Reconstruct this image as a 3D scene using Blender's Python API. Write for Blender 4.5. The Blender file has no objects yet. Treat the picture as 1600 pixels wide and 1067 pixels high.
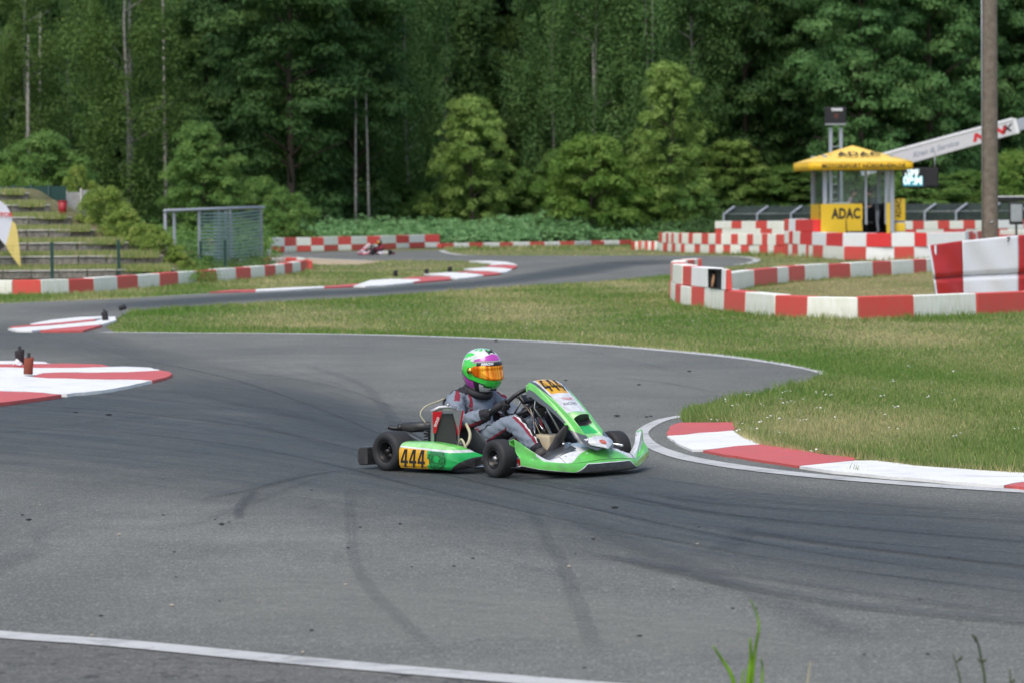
import bpy, bmesh, math, random
import numpy as np
from mathutils import Vector, Matrix
R = math.radians
C = bpy.context.scene.collection
SC = bpy.context.scene

# ---------------------------------------------------------------- camera, world, sun, exposure
F = 5200.0; CX, CY = 800.0, 533.5; H = 1.9
PITCH = math.atan(201.5 / F); ROLL = R(-0.45)
cam = bpy.data.objects.new('camera', bpy.data.cameras.new('camera')); C.objects.link(cam)
CAMR = Matrix.Rotation(math.pi / 2 - PITCH, 3, 'X') @ Matrix.Rotation(ROLL, 3, 'Z')
cam.matrix_world = Matrix.Translation((0, 0, H)) @ CAMR.to_4x4()
cam.data.sensor_width = 36; cam.data.lens = F / 1600 * 36
cam.data.clip_start = 0.5; cam.data.clip_end = 6000
cam.data.dof.use_dof = True; cam.data.dof.focus_distance = 24.6; cam.data.dof.aperture_fstop = 4.6
SC.camera = cam
SUN_EL, SUN_AZ = R(58), R(205)        # azimuth: clockwise from +Y; behind the camera and a little to the left
w = bpy.data.worlds.new('World'); SC.world = w; w.use_nodes = True
nt = w.node_tree; nt.nodes.clear()
sky = nt.nodes.new('ShaderNodeTexSky'); sky.sky_type = 'NISHITA'; sky.sun_disc = False
sky.sun_elevation = SUN_EL; sky.sun_rotation = SUN_AZ
sky.air_density = 1.0; sky.dust_density = 2.6; sky.ozone_density = 0.0
bg = nt.nodes.new('ShaderNodeBackground'); bg.inputs[1].default_value = 0.14
ow = nt.nodes.new('ShaderNodeOutputWorld')
nt.links.new(sky.outputs[0], bg.inputs[0]); nt.links.new(bg.outputs[0], ow.inputs[0])
sl = bpy.data.lights.new('sun', 'SUN'); sl.energy = 1.1; sl.angle = R(40); sl.color = (1, .955, .88)
sun = bpy.data.objects.new('sun', sl); C.objects.link(sun)
sd = Vector((math.sin(SUN_AZ) * math.cos(SUN_EL), math.cos(SUN_AZ) * math.cos(SUN_EL), math.sin(SUN_EL)))
sun.rotation_euler = sd.to_track_quat('Z', 'Y').to_euler(); sun.location = (0, 0, 40)
SC.view_settings.view_transform = 'Standard'; SC.view_settings.look = 'None'
SC.view_settings.gamma = 1; SC.view_settings.use_curve_mapping = False; SC.view_settings.exposure = 0.60
SC.cycles.max_bounces = 7; SC.cycles.diffuse_bounces = 3; SC.cycles.glossy_bounces = 3
SC.cycles.transparent_max_bounces = 12; SC.cycles.use_denoising = True
rng = np.random.default_rng(7); random.seed(7)

# ---------------------------------------------------------------- surveying helpers
def G(px, py, z=0.0):
    """the point at height z that a surveyor standing at the camera's tripod sights at (px, py)"""
    d = CAMR @ Vector(((px - CX) / F, -(py - CY) / F, -1.0))
    t = (z - H) / d.z
    return Vector((d.x * t, d.y * t, z))
def HZ(px): return 332 + (CX - px) * math.tan(-ROLL)
def SCL(px, py): return (py - HZ(px)) / H       # pixels per metre of things standing at that ground point
def AT(px, dist, z=0.0):
    """ground position on the bearing px at a distance"""
    v = CAMR @ Vector(((px - CX) / F, -(HZ(px) - CY) / F, -1.0))
    return Vector((v.x / v.y * dist, dist, z))
def ZM(ox, oy, k, pts): return [(ox + x / k, oy + y / k) for x, y in pts]
def inpoly(x, y, poly):
    ins = np.zeros(len(x), bool); n = len(poly)
    for i in range(n):
        x1, y1 = poly[i]; x2, y2 = poly[(i + 1) % n]
        if y1 == y2: continue
        c = ((y1 > y) != (y2 > y)) & (x < (x2 - x1) * (y - y1) / (y2 - y1) + x1)
        ins ^= c
    return ins
def smooth_line(pts, n=8, closed=False):
    P = [Vector(p) for p in pts]; out = []
    m = len(P); rg = range(m if closed else m - 1)
    for i in rg:
        if closed: a, b, c, d = P[(i-1) % m], P[i], P[(i+1) % m], P[(i+2) % m]
        else: a, b, c, d = P[max(i-1, 0)], P[i], P[i+1], P[min(i+2, m-1)]
        for k in range(n):
            t = k / n
            out.append(0.5 * ((2*b) + (c-a)*t + (2*a-5*b+4*c-d)*t*t + (3*b-a-3*c+d)*t*t*t))
    if not closed: out.append(P[-1])
    return out

# ---------------------------------------------------------------- object helpers
def tag(o, label=None, cat=None, group=None, kind=None):
    if label: o['label'] = label
    if cat: o['category'] = cat
    if group: o['group'] = group
    if kind: o['kind'] = kind
    return o
def thing(name, label=None, cat=None, loc=(0, 0, 0), rz=0.0, group=None, kind=None):
    o = bpy.data.objects.new(name, None); C.objects.link(o); o.empty_display_size = .2
    o.location = loc; o.rotation_euler = (0, 0, rz)
    return tag(o, label, cat, group, kind)
def link(name, me, parent=None):
    o = bpy.data.objects.new(name, me); C.objects.link(o); o.parent = parent
    return o
def np_mesh(name, V, Fc, mats, mi=None, smooth=False, tint=None):
    """V (n,3), Fc (m,k) numpy"""
    me = bpy.data.meshes.new(name)
    V = np.asarray(V, dtype=np.float32); Fc = np.asarray(Fc, dtype=np.int32)
    m, k = Fc.shape
    me.vertices.add(len(V)); me.vertices.foreach_set('co', V.ravel())
    me.loops.add(m * k); me.loops.foreach_set('vertex_index', Fc.ravel())
    me.polygons.add(m); me.polygons.foreach_set('loop_start', np.arange(0, m * k, k, dtype=np.int32))
    if mi is not None: me.polygons.foreach_set('material_index', np.asarray(mi, dtype=np.int32))
    if smooth: me.polygons.foreach_set('use_smooth', np.ones(m, bool))
    for mt in mats: me.materials.append(mt)
    if tint is not None:
        at = me.attributes.new('tint', 'FLOAT', 'FACE'); at.data.foreach_set('value', np.asarray(tint, dtype=np.float32))
    me.update(calc_edges=True)
    return me
class MB:
    """collects shapes that become ONE mesh"""
    def __init__(s): s.v = []; s.f = []; s.m = []; s.sm = []
    def add(s, V, Fc, mi=0, smooth=False):
        b = len(s.v); s.v += [tuple(p) for p in V]
        for k, f in enumerate(Fc):
            s.f.append([b + i for i in f]); s.m.append(mi if isinstance(mi, int) else mi[k]); s.sm.append(smooth)
        return s
    def box(s, c, size, rot=None, mi=0, taper=(1, 1)):
        x, y, z = [q / 2 for q in size]; c = Vector(c)
        V = []
        for dz in (-1, 1):
            tx, ty = (1, 1) if dz < 0 else taper
            for dx, dy in ((-1, -1), (1, -1), (1, 1), (-1, 1)):
                p = Vector((dx * x * tx, dy * y * ty, dz * z))
                if rot is not None: p = rot @ p
                V.append(c + p)
        return s.add(V, [(3, 2, 1, 0), (4, 5, 6, 7), (0, 1, 5, 4), (1, 2, 6, 5), (2, 3, 7, 6), (3, 0, 4, 7)], mi)
    def tube(s, pts, r, n=10, mi=0, closed=False, flat=None):
        P = [Vector(p) for p in pts]; m = len(P)
        rr = r if isinstance(r, (list, tuple)) else [r] * m
        T = []
        for i in range(m):
            a = P[(i-1) % m] if (closed or i > 0) else P[i]; b = P[(i+1) % m] if (closed or i < m-1) else P[i]
            T.append((b - a).normalized())
        up = Vector((0, 0, 1)) if abs(T[0].z) < .9 else Vector((1, 0, 0))
        N = (up - T[0] * up.dot(T[0])).normalized(); V = []
        for i in range(m):
            N = (N - T[i] * N.dot(T[i])).normalized(); Bn = T[i].cross(N)
            for k in range(n):
                a = 2 * math.pi * k / n
                V.append(P[i] + (N * math.cos(a) * (flat or 1) + Bn * math.sin(a)) * rr[i])
        Fc = []
        for i in range(m if closed else m - 1):
            j = (i + 1) % m
            for k in range(n):
                k2 = (k + 1) % n
                Fc.append((i*n+k, i*n+k2, j*n+k2, j*n+k))
        if not closed: Fc += [tuple(reversed(range(n))), tuple(range((m-1)*n, m*n))]
        return s.add(V, Fc, mi, True)
    def lathe(s, prof, c, axis='Y', n=32, mi=0, mif=None, closed=True):
        c = Vector(c); V = []; m = len(prof)
        for k in range(n):
            a = 2 * math.pi * k / n; ca, sa = math.cos(a), math.sin(a)
            for (t, r) in prof:
                if axis == 'Y': V.append(c + Vector((r * ca, t, r * sa)))
                elif axis == 'Z': V.append(c + Vector((r * ca, r * sa, t)))
                else: V.append(c + Vector((t, r * ca, r * sa)))
        Fc = []; M = []
        for k in range(n):
            k2 = (k + 1) % n
            for i in range(m if closed else m - 1):
                j = (i + 1) % m
                Fc.append((k*m+i, k2*m+i, k2*m+j, k*m+j)); M.append(mif(i) if mif else mi)
        return s.add(V, Fc, M, True)
    def grid(s, P, mif=None, mi=0, smooth=True):
        m, n = len(P), len(P[0]); V = [p for row in P for p in row]; Fc = []; M = []
        for i in range(m - 1):
            for j in range(n - 1):
                Fc.append((i*n+j, i*n+j+1, (i+1)*n+j+1, (i+1)*n+j)); M.append(mif(i, j) if mif else mi)
        return s.add(V, Fc, M, smooth)
    def paint(s, P, cls, k=4, ref=None):
        """surface patch P (rows of points) refined k times; cls(u, v, x, y, z) picks the colour of each small face"""
        A = np.array([[tuple(p) for p in row] for row in P], float)
        def up(A):
            n = len(A); Ap = np.concatenate([2*A[:1]-A[1:2], A, 2*A[-1:]-A[-2:-1]]); out = []
            for j in range(k):
                t = j / k; a, b, c, d = Ap[:-3], Ap[1:-2], Ap[2:-1], Ap[3:]
                out.append(.5 * ((2*b) + (c-a)*t + (2*a-5*b+4*c-d)*t*t + (3*b-a-3*c+d)*t**3))
            B = np.stack(out, 1).reshape(-1, *A.shape[1:]); return np.concatenate([B, A[-1:]])
        if k > 1: A = up(A); A = up(A.swapaxes(0, 1)).swapaxes(0, 1)
        m, n, _ = A.shape; Cn = (A[:-1, :-1] + A[1:, :-1] + A[:-1, 1:] + A[1:, 1:]) / 4
        nr = np.cross(A[1:, 1:] - A[:-1, :-1], A[1:, :-1] - A[:-1, 1:])       # normal of faces wound (i,j),(i,j+1),(i+1,j+1),(i+1,j)
        fl = False
        if ref is not None: fl = float((nr * (Cn - np.array(ref))).sum()) < 0
        Fc = []; M_ = []
        for i in range(m - 1):
            for j in range(n - 1):
                f = (i*n+j, i*n+j+1, (i+1)*n+j+1, (i+1)*n+j); Fc.append(f[::-1] if fl else f)
                c = Cn[i, j]; M_.append(cls((i + .5) / (m - 1), (j + .5) / (n - 1), c[0], c[1], c[2]))
        return s.add(A.reshape(-1, 3).tolist(), Fc, M_, True)
    def slab(s, poly, z0, z1, mi=0):
        """poly: xy outline"""
        n = len(poly); V = [(p[0], p[1], z1) for p in poly] + [(p[0], p[1], z0) for p in poly]
        area = sum(poly[i][0] * poly[(i+1) % n][1] - poly[(i+1) % n][0] * poly[i][1] for i in range(n))
        top = list(range(n)); 
        if area < 0: top.reverse()
        Fc = [tuple(top)]
        for i in range(n):
            j = (i + 1) % n
            Fc.append((i, n+i, n+j, j) if area > 0 else (j, n+j, n+i, i))
        return s.add(V, Fc, mi)
    def xf(s, M):
        s.v = [tuple(M @ Vector(p)) for p in s.v]; return s
    def mesh(s, name, mats, origin=None, bevel=0, bseg=1):
        me = bpy.data.meshes.new(name)
        V = s.v if origin is None else [(p[0]-origin[0], p[1]-origin[1], p[2]-origin[2]) for p in s.v]
        me.from_pydata(V, [], s.f)
        for mt in (mats if isinstance(mats, (list, tuple)) else [mats]): me.materials.append(mt)
        me.polygons.foreach_set('material_index', s.m); me.polygons.foreach_set('use_smooth', s.sm)
        me.update()
        if bevel:
            bm = bmesh.new(); bm.from_mesh(me)
            bmesh.ops.bevel(bm, geom=[e for e in bm.edges if e.is_manifold and e.calc_face_angle(0) > .5], offset=bevel, segments=bseg, affect='EDGES', profile=.5)
            for f in bm.faces: f.smooth = bseg > 1 or f.smooth
            bm.to_mesh(me); bm.free()
        return me
    def build(s, name, mats, parent=None, origin=None, bevel=0, bseg=1):
        return link(name, s.mesh(name, mats, origin, bevel, bseg), parent)
def text_mb(body, size=1.0, bold=0.0, shear=0.0, spacing=1.0, align='CENTER', depth=0.0, sx=1.0):
    cu = bpy.data.curves.new('lettering', 'FONT'); cu.body = body; cu.size = size; cu.offset = bold; cu.shear = shear
    cu.space_character = spacing; cu.align_x = align; cu.align_y = 'CENTER'; cu.extrude = depth; cu.resolution_u = 3
    o = bpy.data.objects.new('lettering_tmp', cu); C.objects.link(o)
    bpy.context.view_layer.update()
    me = bpy.data.meshes.new_from_object(o.evaluated_get(bpy.context.evaluated_depsgraph_get()))
    mb = MB(); mb.add([(v.co.x * sx, v.co.y, v.co.z) for v in me.vertices], [tuple(p.vertices) for p in me.polygons])
    bpy.data.objects.remove(o); bpy.data.curves.remove(cu); bpy.data.meshes.remove(me)
    return mb

# ---------------------------------------------------------------- materials
def NM(name):
    m = bpy.data.materials.new(name); m.use_nodes = True; nt = m.node_tree
    return m, nt, nt.nodes['Principled BSDF']
def nd(nt, t, **kw):
    n = nt.nodes.new(t)
    for k, v in kw.items():
        if k.startswith('i_'):
            kk = k[2:]; kk = int(kk) if kk.isdigit() else kk
            n.inputs[kk].default_value = v
        else: setattr(n, k, v)
    return n
def mixc(nt, fac, a, b, mode='MIX'):
    n = nt.nodes.new('ShaderNodeMix'); n.data_type = 'RGBA'; n.blend_type = mode
    for s, val in ((0, fac), (6, a), (7, b)):
        if hasattr(val, 'node'): nt.links.new(val, n.inputs[s])
        elif s == 0: n.inputs[0].default_value = val
        else: n.inputs[s].default_value = (*val, 1) if len(val) == 3 else val
    return n.outputs[2]
def ramp(nt, src, stops):
    n = nt.nodes.new('ShaderNodeValToRGB'); e = n.color_ramp.elements
    while len(e) < len(stops): e.new(.5)
    for k, (p, c) in enumerate(stops):
        e[k].position = p; e[k].color = (*c, 1) if not isinstance(c, (int, float)) else (c, c, c, 1)
    nt.links.new(src, n.inputs[0]); return n.outputs[0]
def noise(nt, scale, detail=3, rough=.55, vec=None, dist=0):
    n = nd(nt, 'ShaderNodeTexNoise'); n.inputs['Scale'].default_value = scale; n.inputs['Detail'].default_value = detail
    n.inputs['Roughness'].default_value = rough; n.inputs['Distortion'].default_value = dist
    if vec is not None: nt.links.new(vec, n.inputs['Vector'])
    return n.outputs[0]
def pos(nt, scale=None):
    g = nd(nt, 'ShaderNodeNewGeometry').outputs['Position']
    if scale is None: return g
    m = nd(nt, 'ShaderNodeMapping'); m.inputs['Scale'].default_value = scale
    nt.links.new(g, m.inputs['Vector']); return m.outputs[0]
def objc(nt, scale=None):
    g = nd(nt, 'ShaderNodeTexCoord').outputs['Object']
    if scale is None: return g
    m = nd(nt, 'ShaderNodeMapping'); m.inputs['Scale'].default_value = scale
    nt.links.new(g, m.inputs['Vector']); return m.outputs[0]
def bump(nt, b, src, strength=.3, dist=.01):
    n = nd(nt, 'ShaderNodeBump'); n.inputs['Strength'].default_value = strength; n.inputs['Distance'].default_value = dist
    nt.links.new(src, n.inputs['Height']); nt.links.new(n.outputs[0], b.inputs['Normal'])
def mat(name, col, rough=.5, metal=0, var=.12, nscale=6, coat=0, bmp=0, bscale=40, dirt=None, dirtamt=.3, spec=.5, coord='obj'):
    m, nt, b = NM(name)
    co = objc(nt) if coord == 'obj' else pos(nt)
    n1 = noise(nt, nscale, 4, .6, co)
    dark = tuple(c * (1 - var) for c in col); lite = tuple(min(1, c * (1 + var)) for c in col)
    c = mixc(nt, n1, dark, lite)
    if dirt:
        n2 = noise(nt, nscale * 2.3, 6, .65, co)
        f = ramp(nt, n2, [(.5 - dirtamt * .3, 0.0), (.75, dirtamt * 1.6 if dirtamt < .6 else 1.0)])
        c = mixc(nt, f, c, dirt)
    nt.links.new(c, b.inputs['Base Color'])
    b.inputs['Roughness'].default_value = rough; b.inputs['Metallic'].default_value = metal
    b.inputs['Coat Weight'].default_value = coat; b.inputs['Specular IOR Level'].default_value = spec
    if bmp: bump(nt, b, noise(nt, bscale, 3, .6, co), bmp, .004)
    return m
# ---------------------------------------------------------------- ground materials
def asphalt_mat(name, lo, hi, patch, grain=1.0):
    m, nt, b = NM(name); P = pos(nt)
    big = noise(nt, .22, 4, .6, pos(nt, (1, .45, 1)), .6)
    mid = noise(nt, 1.3, 4, .6, P)
    fine = noise(nt, 55, 3, .7, P)
    st = noise(nt, 140, 2, .5, P)
    streak = noise(nt, 1.0, 4, .6, pos(nt, (.35, 2.2, 1)), .3)
    c = mixc(nt, ramp(nt, big, [(.36, 0.0), (.64, 1.0)]), lo, hi)
    c = mixc(nt, ramp(nt, streak, [(.35, 0.0), (.75, .45)]), c, patch)
    c = mixc(nt, ramp(nt, mid, [(.35, 0.0), (.72, .6)]), c, tuple(x * .74 for x in lo))
    m2 = noise(nt, 14, 4, .65, P)
    c = mixc(nt, ramp(nt, m2, [(.3, .45), (.5, 0.0)]), c, tuple(x * .70 for x in lo))
    c = mixc(nt, ramp(nt, m2, [(.52, 0.0), (.72, .5)]), c, tuple(x * 1.45 for x in hi))
    c = mixc(nt, ramp(nt, fine, [(.35, .34 * grain), (.5, 0.0), (.53, 0.0)]), c, tuple(x * .45 for x in lo))
    c = mixc(nt, ramp(nt, fine, [(.56, 0.0), (.72, .55 * grain)]), c, tuple(min(1, x * 2.1) for x in hi))
    c = mixc(nt, ramp(nt, st, [(.64, 0.0), (.72, .5 * grain)]), c, (.33, .32, .3))
    if grain == 1.5:
        vo = nd(nt, 'ShaderNodeTexVoronoi', feature='DISTANCE_TO_EDGE'); vo.inputs['Scale'].default_value = 1.3; wp = nd(nt, 'ShaderNodeVectorMath', operation='ADD'); nn_ = nd(nt, 'ShaderNodeTexNoise'); nn_.inputs['Scale'].default_value = 3; nt.links.new(P, nn_.inputs['Vector']); nt.links.new(P, wp.inputs[0]); nt.links.new(nn_.outputs[1], wp.inputs[1]); nt.links.new(wp.outputs[0], vo.inputs['Vector'])
        c = mixc(nt, ramp(nt, vo.outputs[0], [(.0, .8), (.018, 0.0)]), c, (.02, .02, .018))
    nt.links.new(c, b.inputs['Base Color']); b.inputs['Roughness'].default_value = .78
    b.inputs['Specular IOR Level'].default_value = .35
    bump(nt, b, fine, .5, .006)
    return m
M = {}
M['asphalt'] = asphalt_mat('asphalt', (.108, .113, .100), (.205, .205, .178), (.124, .128, .112), 2.0)
M['old_asphalt'] = asphalt_mat('old_asphalt', (.10, .10, .088), (.165, .160, .140), (.06, .058, .055), 1.5)
def grass_ground():
    m, nt, b = NM('grass_ground'); P = pos(nt)
    n1 = noise(nt, .35, 5, .6, pos(nt, (1, .5, 1)), .4); n2 = noise(nt, 2.2, 5, .7, P); n3 = noise(nt, 30, 3, .7, P)
    c = mixc(nt, ramp(nt, n1, [(.36, 0.0), (.64, 1.0)]), (.12, .18, .055), (.24, .23, .11))
    c = mixc(nt, ramp(nt, n2, [(.4, 0.0), (.75, .75)]), c, (.30, .25, .14))
    c = mixc(nt, ramp(nt, n3, [(.35, .5), (.6, 0.0)]), c, (.06, .09, .03))
    nt.links.new(c, b.inputs['Base Color']); b.inputs['Roughness'].default_value = .95
    b.inputs['Specular IOR Level'].default_value = .1
    bump(nt, b, n3, .8, .03)
    return m
M['grass_ground'] = grass_ground()
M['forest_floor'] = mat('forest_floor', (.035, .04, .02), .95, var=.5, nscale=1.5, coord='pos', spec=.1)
M['dry_grass'] = mat('dry_grass', (.29, .235, .12), .95, var=.35, nscale=1.2, dirt=(.12, .13, .04), dirtamt=.6, coord='pos', spec=.1, bmp=.5, bscale=25)
M['sand'] = mat('sand', (.42, .34, .23), .95, var=.3, nscale=2, coord='pos', spec=.1)
def blade_mat(name, a, bcol, c3, transl=.35):
    m, nt, b = NM(name)
    at = nd(nt, 'ShaderNodeAttribute'); at.attribute_name = 'tint'
    col = ramp(nt, at.outputs['Fac'], [(0, a), (.5, bcol), (1, c3)])
    nt.links.new(col, b.inputs['Base Color']); b.inputs['Roughness'].default_value = .6
    b.inputs['Specular IOR Level'].default_value = .25
    tr = nd(nt, 'ShaderNodeBsdfTranslucent'); nt.links.new(col, tr.inputs[0])
    mx = nd(nt, 'ShaderNodeMixShader'); mx.inputs[0].default_value = transl
    out = nt.nodes['Material Output']
    nt.links.new(b.outputs[0], mx.inputs[1]); nt.links.new(tr.outputs[0], mx.inputs[2]); nt.links.new(mx.outputs[0], out.inputs[0])
    return m
M['blade'] = blade_mat('grass_blade', (.115, .235, .038), (.215, .295, .08), (.52, .46, .23))
def paint_mat(name, col, wear, wearcol, chip=.5):
    m, nt, b = NM(name); P = pos(nt)
    n1 = noise(nt, 3.0, 6, .7, pos(nt, (1, 1.5, 1)), .5); n2 = noise(nt, 60, 3, .7, P); n3 = noise(nt, .9, 4, .6, P)
    c = mixc(nt, n3, tuple(x * .82 for x in col), col)
    c = mixc(nt, ramp(nt, n1, [(.5, 0.0), (.72, wear)]), c, wearcol)
    c = mixc(nt, ramp(nt, n2, [(.60, 0.0), (.70, chip)]), c, wearcol)
    nt.links.new(c, b.inputs['Base Color']); b.inputs['Roughness'].default_value = .6
    bump(nt, b, n2, .35, .005)
    return m
M['kerb_red'] = paint_mat('kerb_red', (.62, .105, .095), .6, (.36, .12, .11), .35)
M['kerb_white'] = paint_mat('kerb_white', (.88, .88, .85), .7, (.50, .50, .48), .35)
M['line_white'] = paint_mat('line_white', (.57, .57, .54), .9, (.20, .20, .195), 1.0)
def mark_mat(name, col, strength, sy=6, edge=.5):
    m, nt, b = NM(name)
    uv = nd(nt, 'ShaderNodeTexCoord').outputs['UV']; sp = nd(nt, 'ShaderNodeSeparateXYZ'); nt.links.new(uv, sp.inputs[0])
    def mth(op, a, bb=None):
        n = nd(nt, 'ShaderNodeMath', operation=op)
        for i, v in enumerate((a, bb)):
            if v is None: continue
            if hasattr(v, 'node'): nt.links.new(v, n.inputs[i])
            else: n.inputs[i].default_value = v
        return n.outputs[0]
    def prof(x, e):
        y = mth('MULTIPLY', x, mth('SUBTRACT', 1.0, x)); y = mth('MULTIPLY', y, 4.0)
        return ramp(nt, y, [(0, 0.0), (e, 1.0)])
    across = prof(sp.outputs[1], edge); along = prof(sp.outputs[0], .35)
    mp = nd(nt, 'ShaderNodeMapping'); mp.inputs['Scale'].default_value = (3, sy, 1); nt.links.new(uv, mp.inputs[0])
    n1 = ramp(nt, noise(nt, 2.5, 5, .65, mp.outputs[0], .3), [(.25, .35), (.7, 1.0)])
    n2 = ramp(nt, noise(nt, 45, 3, .7, pos(nt)), [(.3, .7), (.6, 1.0)])
    a = mth('MULTIPLY', mth('MULTIPLY', across, along), mth('MULTIPLY', n1, n2)); a = mth('MULTIPLY', a, strength)
    b.inputs['Base Color'].default_value = (*col, 1); b.inputs['Roughness'].default_value = .65
    nt.links.new(a, b.inputs['Alpha'])
    return m
M['race_line'] = mark_mat('race_line', (.042, .056, .064), .74, 16, .95)
M['race_faint'] = mark_mat('rubber_haze', (.05, .062, .07), .38, 10, 1.0)
M['skid'] = mark_mat('tyre_rubber_mark', (.035, .037, .04), .50, 3, .6)
M['skid_faint'] = mark_mat('tyre_rubber_mark_faint', (.04, .042, .045), .21, 3, .7)
M['light_patch'] = mark_mat('pale_dust', (.32, .315, .27), .45, 5, .9)

# ---------------------------------------------------------------- ground surfaces
ASPH = [(-700, 486), (-300, 484), (0, 475), (100, 471), (200, 467), (330, 459), (430, 453.5), (520, 447), (600, 443), (700, 438.5), (765, 431), (796, 424),
        (808, 419), (800, 412.5), (770, 409.5), (720, 408), (640, 407), (560, 407.5), (500, 405), (440, 400.5), (385, 398), (385, 395),
        (470, 394.5), (560, 393), (650, 392), (690, 391.5), (697, 395), (720, 398.5), (780, 400), (900, 400), (1000, 399.8), (1090, 400), (1150, 401),
        (1176, 403.5), (1184, 407), (1172, 412), (1120, 420), (1060, 428.5), (1000, 435), (950, 440), (830, 447), (700, 456), (560, 466), (400, 474), (260, 482),
        (205, 487), (185, 497), (165, 512), (180, 520.5), (300, 521.5), (450, 522), (600, 524.5), (750, 529.5), (900, 536.5), (1000, 543.5), (1100, 552.5), (1180, 561.5),
        (1240, 571), (1280, 580), (1289, 586), (1265, 597), (1200, 612), (1130, 625), (1085, 637), (1066, 646), (1064, 656), (1100, 690), (1180, 712), (1340, 738), (1600, 764),
        (1800, 782), (2300, 830), (2300, 1400), (-700, 1400)]
gm = MB(); gm.add([(-2500, -60, -.012), (2500, -60, -.012), (2500, 4500, -.012), (-2500, 4500, -.012)], [(0, 1, 2, 3)])
tag(gm.build('ground', M['grass_ground']), kind='structure')
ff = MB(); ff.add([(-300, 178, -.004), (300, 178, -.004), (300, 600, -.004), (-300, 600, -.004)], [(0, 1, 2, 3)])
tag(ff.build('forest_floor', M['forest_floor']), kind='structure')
am = MB(); am.slab([G(*p).xy for p in ASPH], -.01, .0)
tag(am.build('race_track', M['asphalt']), kind='structure')
OLD = [(-700, 968), (0, 996), (300, 1021), (600, 1044), (900, 1068), (1300, 1097), (2300, 1160), (2300, 1400), (-700, 1400)]
om = MB(); om.slab([G(*p).xy for p in OLD], -.004, .004); tag(om.build('paddock_road', M['old_asphalt']), kind='structure')
SANDP = [(484, 404), (560, 407), (600, 409), (560, 414), (500, 414), (470, 410)]
sm_ = MB(); sm_.slab([G(*p).xy for p in SANDP], -.01, .003); tag(sm_.build('bare_sand', M['sand']), kind='structure')
DRY = [(1139, 455), (1180, 450), (1260, 441), (1380, 434), (1500, 428), (1700, 424), (1800, 480), (1600, 478), (1430, 484), (1250, 486), (1170, 478)]
dm = MB(); dm.slab([G(*p).xy for p in DRY], -.01, .004); tag(dm.build('dry_grass_patch', M['dry_grass']), kind='structure')

def ribbon(name, A, B, z, material, kind='structure'):
    """a sheet between two edge lines given as ground points, uv (along, across)"""
    n = len(A); V = []; 
    for k in range(n):
        for t in (0, .5, 1):
            p = A[k].lerp(B[k], t); V.append((p.x, p.y, z))
    Fc = []
    for k in range(n - 1):
        for j in range(2): Fc.append((k*3+j, k*3+j+1, (k+1)*3+j+1, (k+1)*3+j))
    me = bpy.data.meshes.new(name); me.from_pydata(V, [], Fc); me.materials.append(material)
    L = [0]
    for k in range(1, n): L.append(L[-1] + (A[k] - A[k-1]).length)
    uv = me.uv_layers.new(name='UVMap')
    for lp in me.loops:
        i = lp.vertex_index; uv.data[lp.index].uv = (L[i // 3] / max(L[-1], 1e-6), (i % 3) / 2)
    me.update(); o = link(name, me); tag(o, kind=kind); return o
def gline(pts, n=6): return smooth_line([G(*p) for p in pts], n)
def strip(name, pts, width, z, material, n=6, kind='structure'):
    c = gline(pts, n); A, B = [], []
    ws = width if isinstance(width, list) else None
    for i, p in enumerate(c):
        t = (c[min(i+1, len(c)-1)] - c[max(i-1, 0)]).normalized(); q = Vector((-t.y, t.x, 0))
        wd = width if ws is None else np.interp(i / (len(c)-1), np.linspace(0, 1, len(ws)), ws)
        A.append(p + q * wd / 2); B.append(p - q * wd / 2)
    return ribbon(name, A, B, z, material, kind)
# worn white lines
strip('edge_line', [(-300, 966), (0, 993), (200, 1008), (500, 1037), (900, 1071), (1300, 1100)], .20, .009, M['line_white'])
strip('edge_line', [(160, 520), (300, 521.5), (450, 522.5), (600, 525), (750, 530), (900, 537), (1000, 544), (1100, 553), (1180, 562), (1240, 571.5), (1275, 579), (1290, 586), (1278, 592)], [.3, .3, .3, .3, .3, .3, .28, .26, .22, .16, .1, .08], .004, M['line_white'])
strip('edge_line', [(1066, 650), (1036, 656), (1012, 667), (1003, 678), (1014, 692), (1036, 704), (1085, 718), (1180, 733), (1300, 746), (1450, 758), (1600, 767.5), (1900, 786)], [.12, .11, .11, .12, .17, .22, .22, .22, .22], .005, M['line_white'], 8)
strip('edge_line', [(1090, 400.5), (1150, 401.3), (1176, 404), (1183, 407), (1172, 411.5), (1150, 415)], .30, .004, M['line_white'])
strip('edge_line', [(690, 391.8), (697, 395.2), (720, 398.8), (745, 400)], .3, .004, M['line_white'])
strip('edge_line', [(-200, 482), (0, 475), (100, 471), (200, 467), (330, 459)], .10, .004, M['line_white'])
strip('edge_line', [(440, 401), (500, 405), (560, 407.5), (575, 408)], .35, .004, M['line_white'])
def dark_band(A, B, name='rubbered_racing_line', z=.006, m='race_line', n=10):
    ribbon(name, gline(A, n), gline(B, n), z, M[m])
dark_band([(-700, 545), (-200, 560), (120, 572), (420, 600), (700, 640), (900, 680), (1100, 735), (1400, 768), (1700, 790), (2200, 815)],
          [(-700, 760), (-200, 765), (120, 790), (420, 822), (700, 856), (900, 884), (1100, 912), (1400, 952), (1700, 990), (2200, 1040)])
dark_band([(-700, 505), (-200, 505), (60, 500), (260, 545), (480, 590), (640, 640)], [(-700, 560), (-200, 565), (60, 560), (260, 610), (480, 680), (640, 730)], z=.009, m='race_faint')
dark_band([(0, 478), (200, 470), (400, 458), (600, 449), (760, 436), (860, 420), (940, 410), (1060, 404)], [(0, 500), (200, 486), (400, 471), (600, 459), (790, 446), (930, 430), (1000, 418), (1110, 410)], z=.006)
dark_band([(300, 890), (500, 880), (750, 905), (1000, 935), (1300, 985)], [(300, 990), (500, 1000), (750, 1010), (1000, 1020), (1300, 1050)], 'pale_dusty_surface', .007, 'light_patch')
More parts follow.
